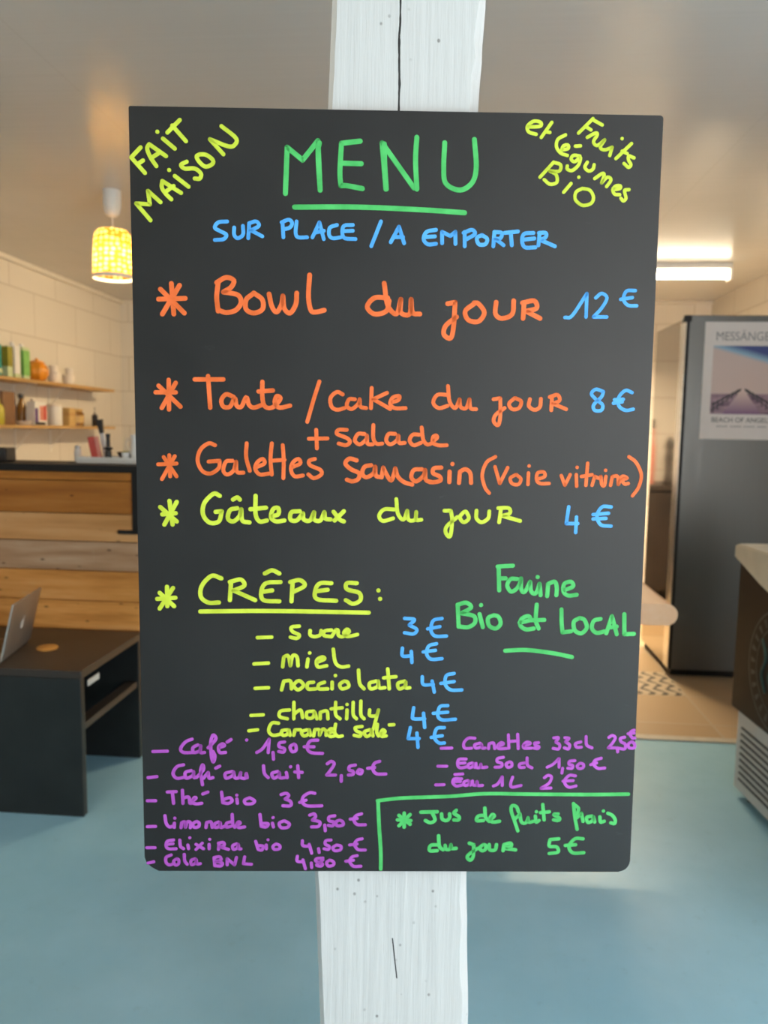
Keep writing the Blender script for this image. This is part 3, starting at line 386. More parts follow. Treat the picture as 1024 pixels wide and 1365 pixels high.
    ('purple drinks list reading Canettes 33 cl 2,50 €, Eau 50 cl 1,50 €, Eau 1 L 2 €', 'purple', '4.22:625,-2910 752,-2907|4.22:589,-3137 696,-3137|4.22:566,-3375 667,-3372|4.22:1031,-2781 951,-2781 898,-2844 913,-2906 994,-2906|4.22:1093,-2843 1033,-2864 1047,-2905 1107,-2891 1113,-2857! 1128,-2905 1161,-2905|4.22:1202,-2912 1207,-2849! 1260,-2842 1278,-2911|4.22:1315,-2884 1382,-2855 1354,-2835 1315,-2870 1329,-2911 1423,-2908|4.22:1439,-2737 1450,-2904|4.22:1553,-2730 1565,-2910|4.22:1441,-2821 1562,-2813|4.22:1624,-2875 1711,-2847 1670,-2826 1630,-2861 1638,-2903 1726,-2903|4.22:1811,-2833 1764,-2840 1778,-2868 1819,-2888 1800,-2909 1759,-2902|4.22:930,-3045 842,-3052 830,-3122 865,-3157 945,-3143|4.22:830,-3101 917,-3094|4.22:1005,-3094 958,-3115 972,-3156 1019,-3135 1025,-3100! 1039,-3149|4.22:1052,-3100 1060,-3149 1100,-3149 1112,-3107! 1127,-3149 1187,-3146|4.22:1386,-3022 1319,-3037 1314,-3078 1368,-3099 1362,-3141 1288,-3148|4.22:1462,-3078 1422,-3106 1443,-3148 1490,-3134 1489,-3092 1462,-3078|4.22:1650,-3091 1590,-3105 1591,-3147 1645,-3147|4.22:1676,-3028 1685,-3119 1740,-3154|4.22:881,-3297 794,-3297 774,-3346 816,-3388 896,-3374|4.22:794,-3332 868,-3332|4.22:799,-3241 893,-3234|4.22:956,-3317 909,-3338 923,-3380 970,-3366 976,-3324! 991,-3376|4.22:1016,-3324 1024,-3373 1065,-3373 1071,-3331! 1085,-3380 1139,-3380|4.22:1274,-3386 1327,-3358 1379,-3267! 1382,-3379|4.22:1507,-3273 1483,-3358 1504,-3400 1612,-3378|4.22:1996,-2772 2053,-2772 2019,-2824! 2070,-2860 2058,-2912 1993,-2905|4.22:2132,-2771 2182,-2779 2141,-2823! 2192,-2860 2180,-2912 2129,-2897|4.22:2328,-2822 2264,-2845 2280,-2889 2337,-2889|4.22:2390,-2755 2401,-2859 2467,-2896|4.22:2670,-2762 2712,-2739 2749,-2769 2716,-2835 2668,-2895! 2755,-2895|4.22:2781,-2895 2786,-2947|4.22:2864,-2761 2814,-2776 2824,-2820 2875,-2850 2870,-2909 2805,-2902|4.22:2953,-2812 2911,-2849 2927,-2894 2985,-2894 2990,-2849 2953,-2812|4.22:2975,-2671 2940,-2686 2927,-2723 2958,-2768 2987,-2768|4.22:2905,-2716 2977,-2708|4.22:1929,-3144 1999,-3106 2069,-3031! 2073,-3143|4.22:2116,-3158 2111,-3218|4.22:2264,-3060 2200,-3068 2194,-3105 2238,-3120 2232,-3157 2181,-3155|4.22:2330,-3090 2295,-3127 2318,-3160 2368,-3149 2371,-3109 2330,-3090|4.22:2587,-3029 2516,-3052 2496,-3104 2549,-3156 2635,-3153|4.22:2461,-3109 2532,-3089|4.22:1897,-3278 1939,-3248 1983,-3270 1957,-3345 1858,-3413! 1981,-3410|4.22:2278,-3254 2206,-3247 2150,-3307 2160,-3367 2211,-3400 2290,-3382|4.22:2129,-3322 2252,-3314'),
    ('green half frame around the juice offer', 'green', '5.02:-138,-3580 -124,-3881 -99,-4221 -96,-4460|5.02:-145,-3580 163,-3545 738,-3521 1169,-3486 1710,-3490 2433,-3493 2940,-3486'),
    ('green hand drawn star before Jus', 'green', '5.02:184,-3739 186,-3918|5.02:256,-3757 123,-3899|5.02:104,-3824 266,-3833|5.02:121,-3767 258,-3880'),
    ('green handwriting reading Jus de fruits frais du jour 5 €', 'green', '5.02:391,-3725 589,-3719|5.02:526,-3728 564,-3822 510,-3860 446,-3832|5.02:643,-3747 654,-3813 708,-3831 743,-3794 742,-3746|5.02:823,-3699 796,-3737 860,-3784 852,-3822 798,-3822|5.02:1167,-3764 1095,-3774 1078,-3830 1160,-3830|5.02:1174,-3670 1186,-3783 1232,-3840|5.02:1241,-3821 1294,-3773 1266,-3754 1240,-3811 1278,-3849 1359,-3839|5.02:605,-4144 515,-4154 507,-4220 598,-4220|5.02:612,-4030 624,-4163 670,-4210|5.02:696,-4153 706,-4201 751,-4201 768,-4144! 778,-4191 833,-4191|5.02:994,-4124 1049,-4143! 1044,-4296 1008,-4343 971,-4305 1006,-4257 1096,-4191|5.02:1167,-4143 1123,-4181 1151,-4219 1196,-4200 1194,-4152 1167,-4143|5.02:1240,-4143 1250,-4209 1314,-4209 1330,-4143|5.02:1414,-4219 1421,-4142! 1502,-4123 1512,-4161 1440,-4190! 1568,-4209|4.84:1591,-3716 1562,-3650 1508,-3641 1501,-3707 1540,-3820 1589,-3962|4.84:1557,-3801 1610,-3744! 1631,-3848 1686,-3857 1711,-3791! 1722,-3848 1776,-3838|4.84:1801,-3772 1812,-3847 1848,-3828|4.84:1812,-3715|4.84:1887,-3621 1911,-3819|4.84:1863,-3725 1971,-3715|4.84:2081,-3743 2027,-3752 2101,-3799 2084,-3828 2029,-3819|4.84:2266,-3610 2290,-3780 2323,-3941|4.84:2276,-3620 2332,-3676 2308,-3752|4.84:2318,-3789 2370,-3733! 2392,-3837|4.84:2499,-3770 2436,-3789 2456,-3852 2510,-3827 2521,-3779! 2538,-3846|4.84:2599,-3779 2611,-3845 2656,-3836|4.84:2641,-3703|4.84:2697,-3732 2753,-3760 2791,-3817 2784,-3864 2738,-3855|4.84:2101,-4065 1992,-4075! 1986,-4160 2077,-4170 2097,-4236 1989,-4256|4.84:2401,-4064 2301,-4064 2231,-4160 2280,-4246 2417,-4245|4.84:2185,-4150 2312,-4141'),
]

# ================================================================ the room
XL, XR, YF, YB, ZC = -3.06, 2.20, -2.2, 7.0, 2.5
struct('floor', box(NB(), (XL-.1, YF-.1, -.10), (XR+.1, 3.44, 0)), M['floor'], 'blue painted concrete floor')
struct('floor_kitchen', box(NB(), (XL-.1, 3.44, -.10), (XR+.1, YB+.1, 0)), M['tiles'], 'beige tiled kitchen floor')
struct('trim_1', box(NB(), (XL, 3.405, 0), (XR, 3.455, .007), .002), M['threshold'], 'pale threshold strip between the blue floor and the tiles')
bm = NB(); box(bm, (-.196, -.196, 0), (.196, .196, .0015))
o = struct('floor_inlay', bm, M['decor'], 'floor tile with a dark leaf pattern'); o.location = (1.052, 4.225, 0)
struct('ceiling', box(NB(), (XL-.1, YF-.1, ZC), (XR+.1, YB+.1, ZC+.1)), M['ceil'], 'glossy white ceiling')
struct('wall_left', box(NB(), (XL-.1, YF-.1, 0), (XL, YB+.1, ZC)), M['wall_y'], 'cream painted block wall')
struct('wall_right', box(NB(), (XR, YF-.1, 0), (XR+.1, YB+.1, ZC)), M['wall_y'], 'cream painted block wall on the right')
struct('wall_back', box(NB(), (XL, YB, 0), (XR, YB+.1, ZC)), M['wall_x'], 'cream painted block wall at the back')
bm = NB(); box(bm, (XL, YF-.1, 0), (-.2, YF, ZC)); box(bm, (-.2, YF-.1, 2.35), (XR, YF, ZC)); struct('wall_front', bm, M['plaster'])
struct('trim_2', box(NB(), (XL, YF, ZC-.035), (XL+.035, YB, ZC), .006), M['trim'], 'narrow cream cove trim along the left wall')
struct('trim_3', box(NB(), (XL+.04, YB-.03, ZC-.03), (XR, YB, ZC), .006), M['trim'], 'narrow cream cove trim along the back wall')

# ================================================================ post and menu board
BYAW = 5.9
post = thing('post', 'white painted timber post behind the menu board', 'post', (-.06707, .90327, 0), BYAW)
secs = [(0, -.080, .112), (.593, -.082, .111), (.796, -.090, .103), (1.25, -.088, .098), (1.712, -.081, .092), (1.83, -.077, .097), (2.5, -.072, .104)]
bm = NB(); rings = []
full = []
for (a, b) in zip(secs, secs[1:]):
    for k in range(6):
        t = k/6; full.append(tuple(a[i]+(b[i]-a[i])*t for i in range(3)))
full.append(secs[-1])
rg = random.Random(3)
for z, l, r in full:
    c1 = .005+rg.uniform(-.0015, .0015); c2 = .011+rg.uniform(-.002, .002); y0 = .013; y1 = .20
    ring = [(l, y0+c1), (l+c1, y0), (r-c2, y0), (r, y0+c2*1.8), (r, y1-.01), (r-.01, y1), (l+.01, y1), (l, y1-.01)]
    rings.append([bm.verts.new((x, y, z)) for x, y in ring])
for a, b in zip(rings, rings[1:]):
    for k in range(8): bm.faces.new((a[k], a[(k+1) % 8], b[(k+1) % 8], b[k]))
bm.faces.new(rings[0]); bm.faces.new(rings[-1])
link('timber', bm, M['post'], post)

menu = thing('menu_board', 'black menu board with handwritten coloured marker lettering hung on the white post', 'menu board')
r_, u_, f_ = basis(BYAW, -0.22, .27)
menu.matrix_world = Matrix(((r_.x, f_.x, u_.x, -.06707), (r_.y, f_.y, u_.y, .90327), (r_.z, f_.z, u_.z, 1.25744), (0, 0, 0, 1)))
poly = arc(.3-.004, .4495-.004, .004, 0, 90, 4) + arc(-.3+.002, .4495-.002, .002, 90, 180, 3)
poly += [(-.3, -.4495+.018), (-.2975, -.4495+.010), (-.291, -.4495+.0045), (-.283, -.4495)] + arc(.3-.014, -.4495+.014, .014, 270, 360, 8)
bm = prism(NB(), poly, 'y', 0, .009)
bmesh.ops.bevel(bm, geom=[e for e in bm.edges if abs(e.verts[0].co.y-e.verts[1].co.y) < 1e-6], offset=.0008, segments=2, affect='EDGES')
link('panel', bm, M['board'], menu)
for label, colour, data in LETTERING:
    bm = NB()
    for si, st in enumerate(data.split('|')):
        wpx, pts = st.split(':'); w_ = float(wpx)*.875e-3
        runs = [[]]
        for tok in pts.split():
            a, b = tok.rstrip('!').split(','); p = (int(a)*1e-4, int(b)*1e-4)
            runs[-1].append(p)
            if tok.endswith('!'): runs.append([p])
        for run in runs:
            if len(run) == 1 and len(runs) > 1: continue
            ribbon(bm, spline(run), w_, .0003+.00009*(si % 4))
    o = link('star_bullet' if ' star ' in label else 'underline' if ' line ' in label else 'frame_line' if 'frame' in label else 'lettering', bm, INK[colour], menu); o['label'] = label

# ================================================================ counter with pine cladding
ct = thing('bar_counter', 'bar counter clad in rustic pine planks with a black metal edge', 'counter', (-2.15, 3.0, 0))
L0, L1 = -.90, .898
zs = [.03, .15, .272, .394, .516, .637, .762, .883, .997, 1.131, 1.172]
for k, (a, b) in enumerate(zip(zs, zs[1:])):
    bm = box(NB(), (L0, 0, a+.0015), (L1-rg.uniform(0, .004), .022, b-.0015), .002)
    link('plank', bm, M[('plank_gold', 'plank_worn', 'plank_pale', 'plank_brown', 'plank_gold', 'plank_gold', 'plank_worn', 'plank_pale', 'plank_brown', 'plank_brown')[k]], ct)
bm = box(NB(), (L0, .022, 0), (L1-.01, .28, 1.165)); link('carcass', bm, M['blackwood'], ct)
bm = box(NB(), (L0, -.012, 1.166), (L1+.004, .30, 1.195), .003); link('counter_top', bm, M['black'], ct)
bm = box(NB(), (L1-.022, -.010, .925), (L1+.004, .004, 1.168), .002)
box(bm, (L1-.085, -.010, .918), (L1+.002, .006, .934), .003)
link('metal_edge', bm, M['black'], ct)['label'] = 'black metal corner strip with a small foot'

# things on the counter
CZ = 1.195
tr = thing('tray', 'long white tray on top of the bar counter', 'tray', (-1.42, 3.20, CZ))
link('base', box(NB(), (-.155, -.065, 0), (.155, .085, .010), .003), M['white'], tr)
for lo, hi in (((-.155, -.065, .0101), (.155, -.059, .026)), ((-.155, .079, .0101), (.155, .085, .026)), ((-.155, -.0589, .0101), (-.149, .0789, .026)), ((.149, -.0589, .0101), (.155, .0789, .026))): link('rim', box(NB(), lo, hi, .002), M['white'], tr)
TZ = CZ+.0101
rc = thing('carton', 'tilted red and pink carton standing on the white tray', 'carton', (-1.516, 3.20, TZ+.004)); rc.rotation_euler = (0, R(-10), R(15))
link('body', box(NB(), (-.016, -.015, 0), (.010, .015, .098), .002), M['red'], rc); link('side_panel', box(NB(), (.0102, -.015, 0), (.024, .015, .096), .002), M['pink'], rc)
gp = thing('spice_pot', 'small grey pot left of the red carton', 'pot', (-1.602, 3.21, CZ))
link('body', lathe(NB(), [(.013, 0), (.016, .005), (.016, .05), (.012, .058)]), M['pot'], gp, True); link('lid', lathe(NB(), [(.013, .0585), (.013, .070), (.004, .074)]), M['alu'], gp, True)
ut = thing('utensil', 'pale spatula with a black grip leaning up from the tray', 'utensil', (-1.492, 3.245, TZ)); ut.rotation_euler = (0, R(-9), 0)
link('shaft', box(NB(), (-.011, -.004, .003), (.011, .004, .118), .003), M['white'], ut); link('grip', prism(NB(), [(-.008, .116), (.008, .116), (.013, .176), (-.013, .176)], 'y', -.007, .007), M['dark'], ut)
bt = thing('bottle', 'slim dark bottle with a wide collar on the white tray', 'bottle', (-1.458, 3.19, TZ))
link('body', lathe(NB(), [(.012, 0), (.014, .004), (.014, .038), (.011, .044)]), M['dark'], bt, True); link('collar', lathe(NB(), [(.011, .0445), (.019, .048), (.019, .055), (.009, .058)]), M['black'], bt, True)
link('neck', lathe(NB(), [(.0088, .0585), (.008, .098), (.0095, .101), (.0095, .114)]), M['dark'], bt, True)
bw = thing('bowl', 'shallow dark bowl with pale contents on the tray', 'bowl', (-1.395, 3.225, TZ))
link('body', lathe(NB(), [(.017, 0), (.021, .003), (.038, .034), (.040, .037), (.036, .036), (.018, .010), (.0, .008)], cap=False), M['dark'], bw, True)
bm = NB()
for k in range(7):
    a = k*2.4; bmesh.ops.create_icosphere(bm, subdivisions=1, radius=.010, matrix=Matrix.Translation((.014*math.cos(a), .014*math.sin(a), .027+.003*(k % 3))))
link('contents', bm, M['yellowgreen'], bw, True)
cu = thing('cup', 'small white cup between the bowl and the jug', 'cup', (-1.372, 3.165, TZ))
link('body', lathe(NB(), [(.010, 0), (.013, .002), (.016, .036), (.014, .036), (.011, .004), (0, .004)], cap=False), M['white'], cu, True)
jg = thing('jug', 'curved cream jug at the right end of the tray', 'jug', (-1.330, 3.19, TZ))
link('body', lathe(NB(), [(.022, 0), (.025, .004), (.029, .03), (.026, .06), (.023, .088), (.028, .112), (.025, .112), (.020, .088), (.022, .05), (.0, .01)], cap=False), M['white'], jg, True)
link('handle', tube(NB(), spline([(-.024, 0, .098), (-.044, 0, .090), (-.046, 0, .058), (-.027, 0, .032)]), .004), M['cream'], jg, True)
cb = thing('card_terminal', 'small black box at the left end of the bar counter', 'box', (-1.905, 3.16, CZ))
link('body', box(NB(), (-.06, -.04, 0), (.030, .04, .060), .006), M['dark'], cb); link('screen', box(NB(), (-.05, -.0412, .025), (.02, -.040, .053)), M['screen'], cb)

# ================================================================ bench with laptop and coaster
bn = thing('bench_table', 'low black stained bench table standing before the pine counter', 'table', (-1.235, 2.455, 0))
bm = box(NB(), (-1.10, 0, .493), (0, .525, .521), .003); link('table_top', bm, M['dark_top'], bn)
for y0 in (.002, .492):
    link('end_panel', box(NB(), (-1.10, y0, 0), (-.004, y0+.03, .4925), .003), M['blackwood'], bn)
link('stretcher', box(NB(), (-.055, .033, .300), (-.010, .491, .325), .002), M['dark_top'], bn)
link('pale_strip', box(NB(), (-.0035, .05, .452), (-.0005, .052+.085, .474), .0008), M['pale_grey'], bn)  # small pale strip on the open end, just below the table top
h1 = Vector((-1.542, 2.496, 0)); h2 = Vector((-1.600, 2.771, 0)); hd = (h2-h1).normalized(); ang = math.degrees(math.atan2(hd.y, hd.x))
lp = thing('laptop', 'open aluminium laptop with its lid back turned to the room on the black bench', 'laptop', (h1.x, h1.y, .5212), ang)
# local x along the hinge, local y towards the keyboard side (-X world)
link('base', box(NB(), (-.012, .004, 0), (.292, .210, .014), .004), M['alu'], lp)
link('keyboard', box(NB(), (.005, .035, .0141), (.275, .130, .0155)), M['dark'], lp)
lid = NB(); box(lid, (-.012, -.004, 0), (.292, .003, .205), .003)
lo_ = link('lid', lid, M['alu'], lp); lo_.location = (0, 0, .012); lo_.rotation_euler = (R(13), 0, 0)
sc = link('screen', box(NB(), (.0, .0031, .010), (.28, .0040, .196)), M['screen'], lo_)
bm = NB(); pl = []
for k in range(28):
    a = 2*PI*k/28; rr = .0165*(1 - .14*math.exp(-((a-PI/2)/.28)**2) - .08*math.exp(-((a-3*PI/2)/.28)**2) - .22*math.exp(-((min(a, 2*PI-a)-.15)/.30)**2))
    pl.append((.14+rr*math.cos(a), .100+rr*1.12*math.sin(a)))
prism(bm, pl, 'y', -.0046, -.0038)
lf = [(.14+.008*math.cos(t_)*.5+.003, .1225+.006*math.sin(t_)+.002) for t_ in [2*PI*k/10 for k in range(10)]]; prism(bm, lf, 'y', -.0046, -.0038)
link('logo', bm, M['white'], lo_)['label'] = 'white fruit shaped emblem'
link('coaster', lathe(NB(), [(.036, 0), (.038, .002), (.038, .007), (.035, .009)], n=40), M['coaster'], None, True)
o = bpy.data.objects['coaster']; o.location = (-1.483, 2.694, .5211); tag(o, 'round orange wooden coaster lying on the black bench beside the laptop', 'coaster')

# ================================================================ left wall shelves and what stands on them
def shelf(z, label, y0, y1):
    s = thing('wall_shelf', label, 'shelf', (XL, y0, z), 0, 'pine shelves on the left wall')
    link('board', box(NB(), (.001, 0, -.022), (.21, y1-y0, 0), .002), M['shelfwood'], s)
    for y in (5.21, 5.69):
        bm = NB(); box(bm, (.001, y-y0-.012, -.20), (.006, y-y0+.012, -.0225)); box(bm, (.006, y-y0-.012, -.029), (.17, y-y0+.012, -.0225))
        tube(bm, [(.006, y-y0, -.17), (.12, y-y0, -.03)], .004, 6); link('bracket', bm, M['white'], s)
shelf(1.660, 'upper pine shelf on the left wall with cartons and cups', 4.2, 6.38)
shelf(1.350, 'lower pine shelf on the left wall with jars and packets', 4.2, 6.38)
def put(px_y, z): return (XL+.125, px_y, z)
U, D = 1.6603, 1.3503
def carton(name, label, cat, y, z, w, d, h, mb, mt=None, group=None, band=None):
    t = thing(name, label, cat, put(y, z), 0, group)
    link('body', box(NB(), (-d/2, -w/2, 0), (d/2, w/2, h), .003), mb, t)
    if band: link('print', box(NB(), (-d/2-.0008, -w/2-.0008, h*band[0]), (d/2+.0008, w/2+.0008, h*band[1])), band[2], t)
    if mt: link('cap', lathe(NB(), [(.016, h+.0002), (.016, h+.02), (.012, h+.024)], n=20), mt, t, True)
    return t
carton('box', 'teal box at the left edge of the upper shelf', 'box', 4.77, U, .05, .10, .20, M['teal'], None, None, (.1, .25, M['lightgreen']))
carton('box', 'narrow olive and pale green box beside the teal box', 'box', 4.89, U, .055, .10, .20, M['lightgreen'], None, None, (.35, .98, M['olive']))
carton('drink_carton', 'white carton next to the bright green carton on the upper shelf', 'carton', 5.005, U, .065, .07, .215, M['white'], M['white'], 'drink cartons on the upper shelf', (.02, .14, M['lightgreen']))
carton('drink_carton', 'bright green and white carton beside the orange pot', 'carton', 5.115, U, .075, .07, .215, M['lightgreen'], M['white'], 'drink cartons on the upper shelf', (.12, .9, M['green']))
t = thing('pumpkin_pot', 'round ribbed orange pot on the upper shelf', 'pot', put(5.305, U))
bm = NB(); n = 40; prof = [(.03, 0), (.058, .012), (.076, .045), (.078, .075), (.068, .105), (.050, .122)]
rings = [[bm.verts.new(((r*(1+.045*math.cos(8*2*PI*k/n)))*math.cos(2*PI*k/n), (r*(1+.045*math.cos(8*2*PI*k/n)))*math.sin(2*PI*k/n), z)) for k in range(n)] for r, z in prof]
for a, b in zip(rings, rings[1:]):
    for k in range(n): bm.faces.new((a[k], a[(k+1) % n], b[(k+1) % n], b[k]))
bm.faces.new(rings[0]); bm.faces.new(rings[-1]); link('body', bm, M['orange'], t, True)
link('lid', lathe(NB(), [(.052, .1222), (.054, .128), (.040, .140), (.012, .146), (.012, .155), (.008, .160)]), M['orange'], t, True)
def cup_stack(label, y, h):
    t = thing('cup', label, 'cup', put(y, U), 0, 'stoneware cups on the upper shelf')
    link('body', lathe(NB(), [(.030, 0), (.040, .006), (.048, h*.45), (.050, h), (.046, h), (.043, h*.45), (.034, .012), (0, .010)], cap=False), M['pot'], t, True)
    link('handle', tube(NB(), spline([(0, .046, h*.85), (0, .072, h*.8), (0, .074, h*.4), (0, .044, h*.25)]), .006), M['pot'], t, True)
def topcup(label, y, z):
    t = thing('cup', label, 'cup', put(y, z), 0, 'stoneware cups on the upper shelf')
    link('body', lathe(NB(), [(.024, 0), (.030, .004), (.037, .05), (.034, .05), (.027, .010), (0, .008)], cap=False), M['pot'], t, True)
    link('handle', tube(NB(), spline([(0, .034, .042), (0, .054, .040), (0, .054, .020), (0, .031, .012)]), .005), M['pot'], t, True)
cup_stack('stoneware cup right of the orange pot, lower one of its pair', 5.545, .078); topcup('small stoneware cup stacked on the cup next to the orange pot', 5.540, U+.0785)
cup_stack('stoneware cup nearest the right end of the upper shelf, lower one', 5.765, .075); topcup('small stoneware cup stacked on top of the rightmost cup', 5.780, U+.0755)
# lower shelf
t = thing('bottle', 'yellow green bottle at the left edge of the lower shelf', 'bottle', put(4.80, D))
link('body', lathe(NB(), [(.040, 0), (.045, .006), (.045, .10), (.030, .13), (.018, .145)]), M['yellowgreen'], t, True); link('cap', lathe(NB(), [(.019, .1455), (.019, .165), (.015, .168)]), M['yellowgreen'], t, True)
t = thing('book', 'tall brown book leaning on the wall on the lower shelf', 'book', (XL+.035, 5.07, D)); link('cover', box(NB(), (-.014, -.07, 0), (.014, .075, .225), .003), M['brown'], t); link('pages', box(NB(), (-.010, -.066, .2252), (.010, .071, .2262)), M['paper'], t)
t = thing('dish', 'low pale dish standing before the brown book', 'dish', (XL+.155, 5.06, D)); link('body', lathe(NB(), [(.035, 0), (.040, .003), (.055, .028), (.052, .028), (.036, .008), (0, .007)], cap=False), M['pot'], t, True)
t = thing('packet', 'purple, white and red printed packet on the lower shelf', 'packet', put(5.285, D))
bm = NB(); prism(bm, [(-.085, 0), (.085, 0), (.090, .09), (.075, .165), (-.07, .165), (-.09, .09)], 'x', -.03, .03); link('body', bm, M['white'], t)
link('purple_print', box(NB(), (.0302, -.080, .02), (.0312, -.035, .12)), M['purple'], t); link('red_print', box(NB(), (.0302, -.012, .035), (.0312, .076, .135)), M['pink'], t); link('red_stripe', box(NB(), (.0313, .040, .035), (.0322, .076, .140)), M['red'], t)
link('fold', box(NB(), (-.010, -.066, .1652), (.010, .070, .186), .002), M['paper'], t); link('dark_print', box(NB(), (.0302, -.080, .002), (.0312, .06, .022)), M['dark'], t)
t = thing('bottle', 'small black capped bottle behind the printed packet', 'bottle', (XL+.05, 5.22, D)); link('body', lathe(NB(), [(.026, 0), (.030, .004), (.030, .13), (.016, .165), (.014, .185)]), M['jar'], t, True); link('cap', lathe(NB(), [(.019, .1855), (.019, .215), (.016, .217)]), M['dark'], t, True)
t = thing('canister', 'tall white canister in the middle of the lower shelf', 'canister', put(5.535, D)); link('body', lathe(NB(), [(.050, 0), (.053, .004), (.053, .135), (.050, .138)]), M['white'], t, True); link('lid', lathe(NB(), [(.0545, .1382), (.0545, .152), (.050, .155)]), M['pot'], t, True)
carton('box', 'tan cardboard box right of the white canister', 'box', 5.71, D, .10, .10, .135, M['tan'], None, None, (.55, .75, M['shelfwood']))
t = thing('jar', 'amber jar right of the tan box on the lower shelf', 'jar', put(5.865, D)); link('body', lathe(NB(), [(.050, 0), (.056, .005), (.058, .095), (.045, .110)]), M['jar'], t, True); link('lid', lathe(NB(), [(.047, .1105), (.049, .114), (.049, .130), (.046, .132)]), M['tan'], t, True); link('paper_label', lathe(NB(), [(.0588, .025), (.0592, .080)], cap=False), M['tan'], t, True)
t = thing('bottle', 'small dark dropper bottle near the right end of the lower shelf', 'bottle', put(6.185, D)); link('body', lathe(NB(), [(.022, 0), (.024, .003), (.024, .085), (.011, .10)]), M['dark'], t, True); link('pump', lathe(NB(), [(.010, .1005), (.010, .115), (.004, .120), (.004, .140), (.009, .145), (.009, .152)]), M['alu'], t, True)

# ================================================================ pendant lamp and ceiling tube
pd = thing('pendant_lamp', 'glowing pendant lamp with a woven yellow shade', 'lamp', (-1.690, 3.80, 2.077))
link('canopy', lathe(NB(), [(.020, .30), (.034, .312), (.043, .350), (.044, .4225)]), M['white'], pd, True)
link('cord', tube(NB(), [(0, 0, .245), (0, 0, .302)], .0035, 8), M['white'], pd)
link('socket', lathe(NB(), [(.016, .175), (.018, .18), (.018, .235), (.010, .25)]), M['white'], pd, True)
sh = link('lamp_shade', lathe(NB(), [(.0985, .012), (.097, .06), (.094, .12), (.091, .18), (.086, .215), (.070, .232), (.018, .236)], n=56, cap=False), M['shade'], pd, True)
link('shade_ring', lathe(NB(), [(.0975, 0), (.1005, 0), (.1005, .014), (.0975, .014), (.0975, 0)], n=56, cap=False), M['white'], pd, True)
bm = NB(); bmesh.ops.create_uvsphere(bm, u_segments=20, v_segments=14, radius=.042, matrix=Matrix.Translation((0, 0, .095))); link('bulb', bm, M['bulb'], pd, True)
tb = thing('tube_light_fixture', 'lit fluorescent tube light under the kitchen ceiling', 'ceiling light', (1.23, 5.5, 2.5))
link('housing', box(NB(), (-.60, -.045, -.040), (.605, .045, -.0005), .006), M['white'], tb)
bm = NB(); tube(bm, [(-.585, 0, -.076), (.590, 0, -.076)], .025, 16); link('tube', bm, M['tube'], tb, True)
for x in (-.60, .591): link('end_cap', box(NB(), (x, -.05, -.114), (x+.014, .05, -.0402), .003), M['white'], tb)

# ================================================================ refrigerator with poster
fr = thing('refrigerator', 'tall grey steel refrigerator behind the chest freezer', 'refrigerator', (1.238, 4.34, 0))
link('body', box(NB(), (.012, .112, .035), (.745, .66, 1.985), .004), M['side_steel'], fr)
link('plinth', box(NB(), (.03, .05, 0), (.735, .64, .034)), M['black'], fr)
dr = link('door', box(NB(), (0, 0, .045), (.75, .102, 1.990), .004), M['door_steel'], fr)
link('edge_strip', box(NB(), (-.0022, .006, .05), (-.0002, .100, 1.955), .0006), M['bright_steel'], dr)['label'] = 'bright door edge'
link('frame', box(NB(), (.002, -.003, .05), (.016, -.0003, 1.985), .001), M['black'], dr)
link('hinge', box(NB(), (-.014, -.004, 1.955), (.026, .03, 1.990), .003), M['black'], dr)
link('gasket', box(NB(), (.014, .1025, .05), (.74, .1115, 1.98)), M['black'], fr)

po = thing('poster', 'beach pier photo poster stuck on the refrigerator door', 'poster', (1.548, 4.3385, 1.333))
link('sheet', box(NB(), (-.213, -.0012, 0), (.213, 0, .622)), M['paper'], po)
def mat_pier():
    t = NT('pier_photo'); v = t.obj(); x, y, z = t.sep(v)
    xn = t.math('DIVIDE', x, .165); zn = t.math('DIVIDE', t.math('SUBTRACT', z, .135), .362)
    sky = t.ramp(t.math('ADD', zn, t.math('MULTIPLY', xn, .13)), [(.30, (.56, .42, .37)), (.82, (.53, .41, .37)), (.88, (.22, .38, .52)), (.97, (.03, .05, .20))])
    sea = t.mix(t.ramp(t.noise(t.mp(v, (10, 1, 40)), 1, 3), [(.4, 0.0), (.65, 1.0)]), (.33, .20, .24), (.12, .06, .10))
    c = t.mix(t.math('GREATER_THAN', zn, .30), sea, sky)
    half = t.math('MULTIPLY_ADD', t.math('SUBTRACT', .36, zn), 1.6, .04)
    deck = t.math('MULTIPLY', t.math('LESS_THAN', t.math('ABSOLUTE', xn), half), t.math('LESS_THAN', zn, .36))
    dk = t.ramp(zn, [(.0, (.17, .07, .17)), (.36, (.62, .46, .40))])
    c = t.mix(deck, c, dk)
    return t.out(c, .4)
link('picture', box(NB(), (-.165, -.0016, .135), (.165, -.0013, .497)), mat_pier(), po)
bm = NB()
def rail(p, q, w_):
    ribbon(bm, [Vector(p), Vector(q)], w_, .0004, -.0017)
for s in (-1, 1):
    rail((s*.155, .185), (s*.012, .268), .008); rail((s*.160, .155), (s*.012, .262), .005)
    for k in range(6):
        x = s*(.150-.024*k); zz = .150+.019*k; rail((x, zz-.008), (x, zz+.045-.005*k), .006-.0006*k)
link('railing', bm, M['text'], po)
text_mesh('lettering', 'MESSÄNGER', .062, M['greytext'], po, (0, -.0017, .525), scale=(.92, 1.05, 1))
text_mesh('lettering', 'BEACH OF ANGELS', .036, M['text'], po, (0, -.0017, .092), scale=(1.0, 1.0, 1))
bm = NB()
for k in range(22):
    x = -.125+k*.0118
    if k % 6 != 5: box(bm, (x, -.0017, .066), (x+.008, -.0012, .0725))
link('fine_print', bm, M['greytext'], po)

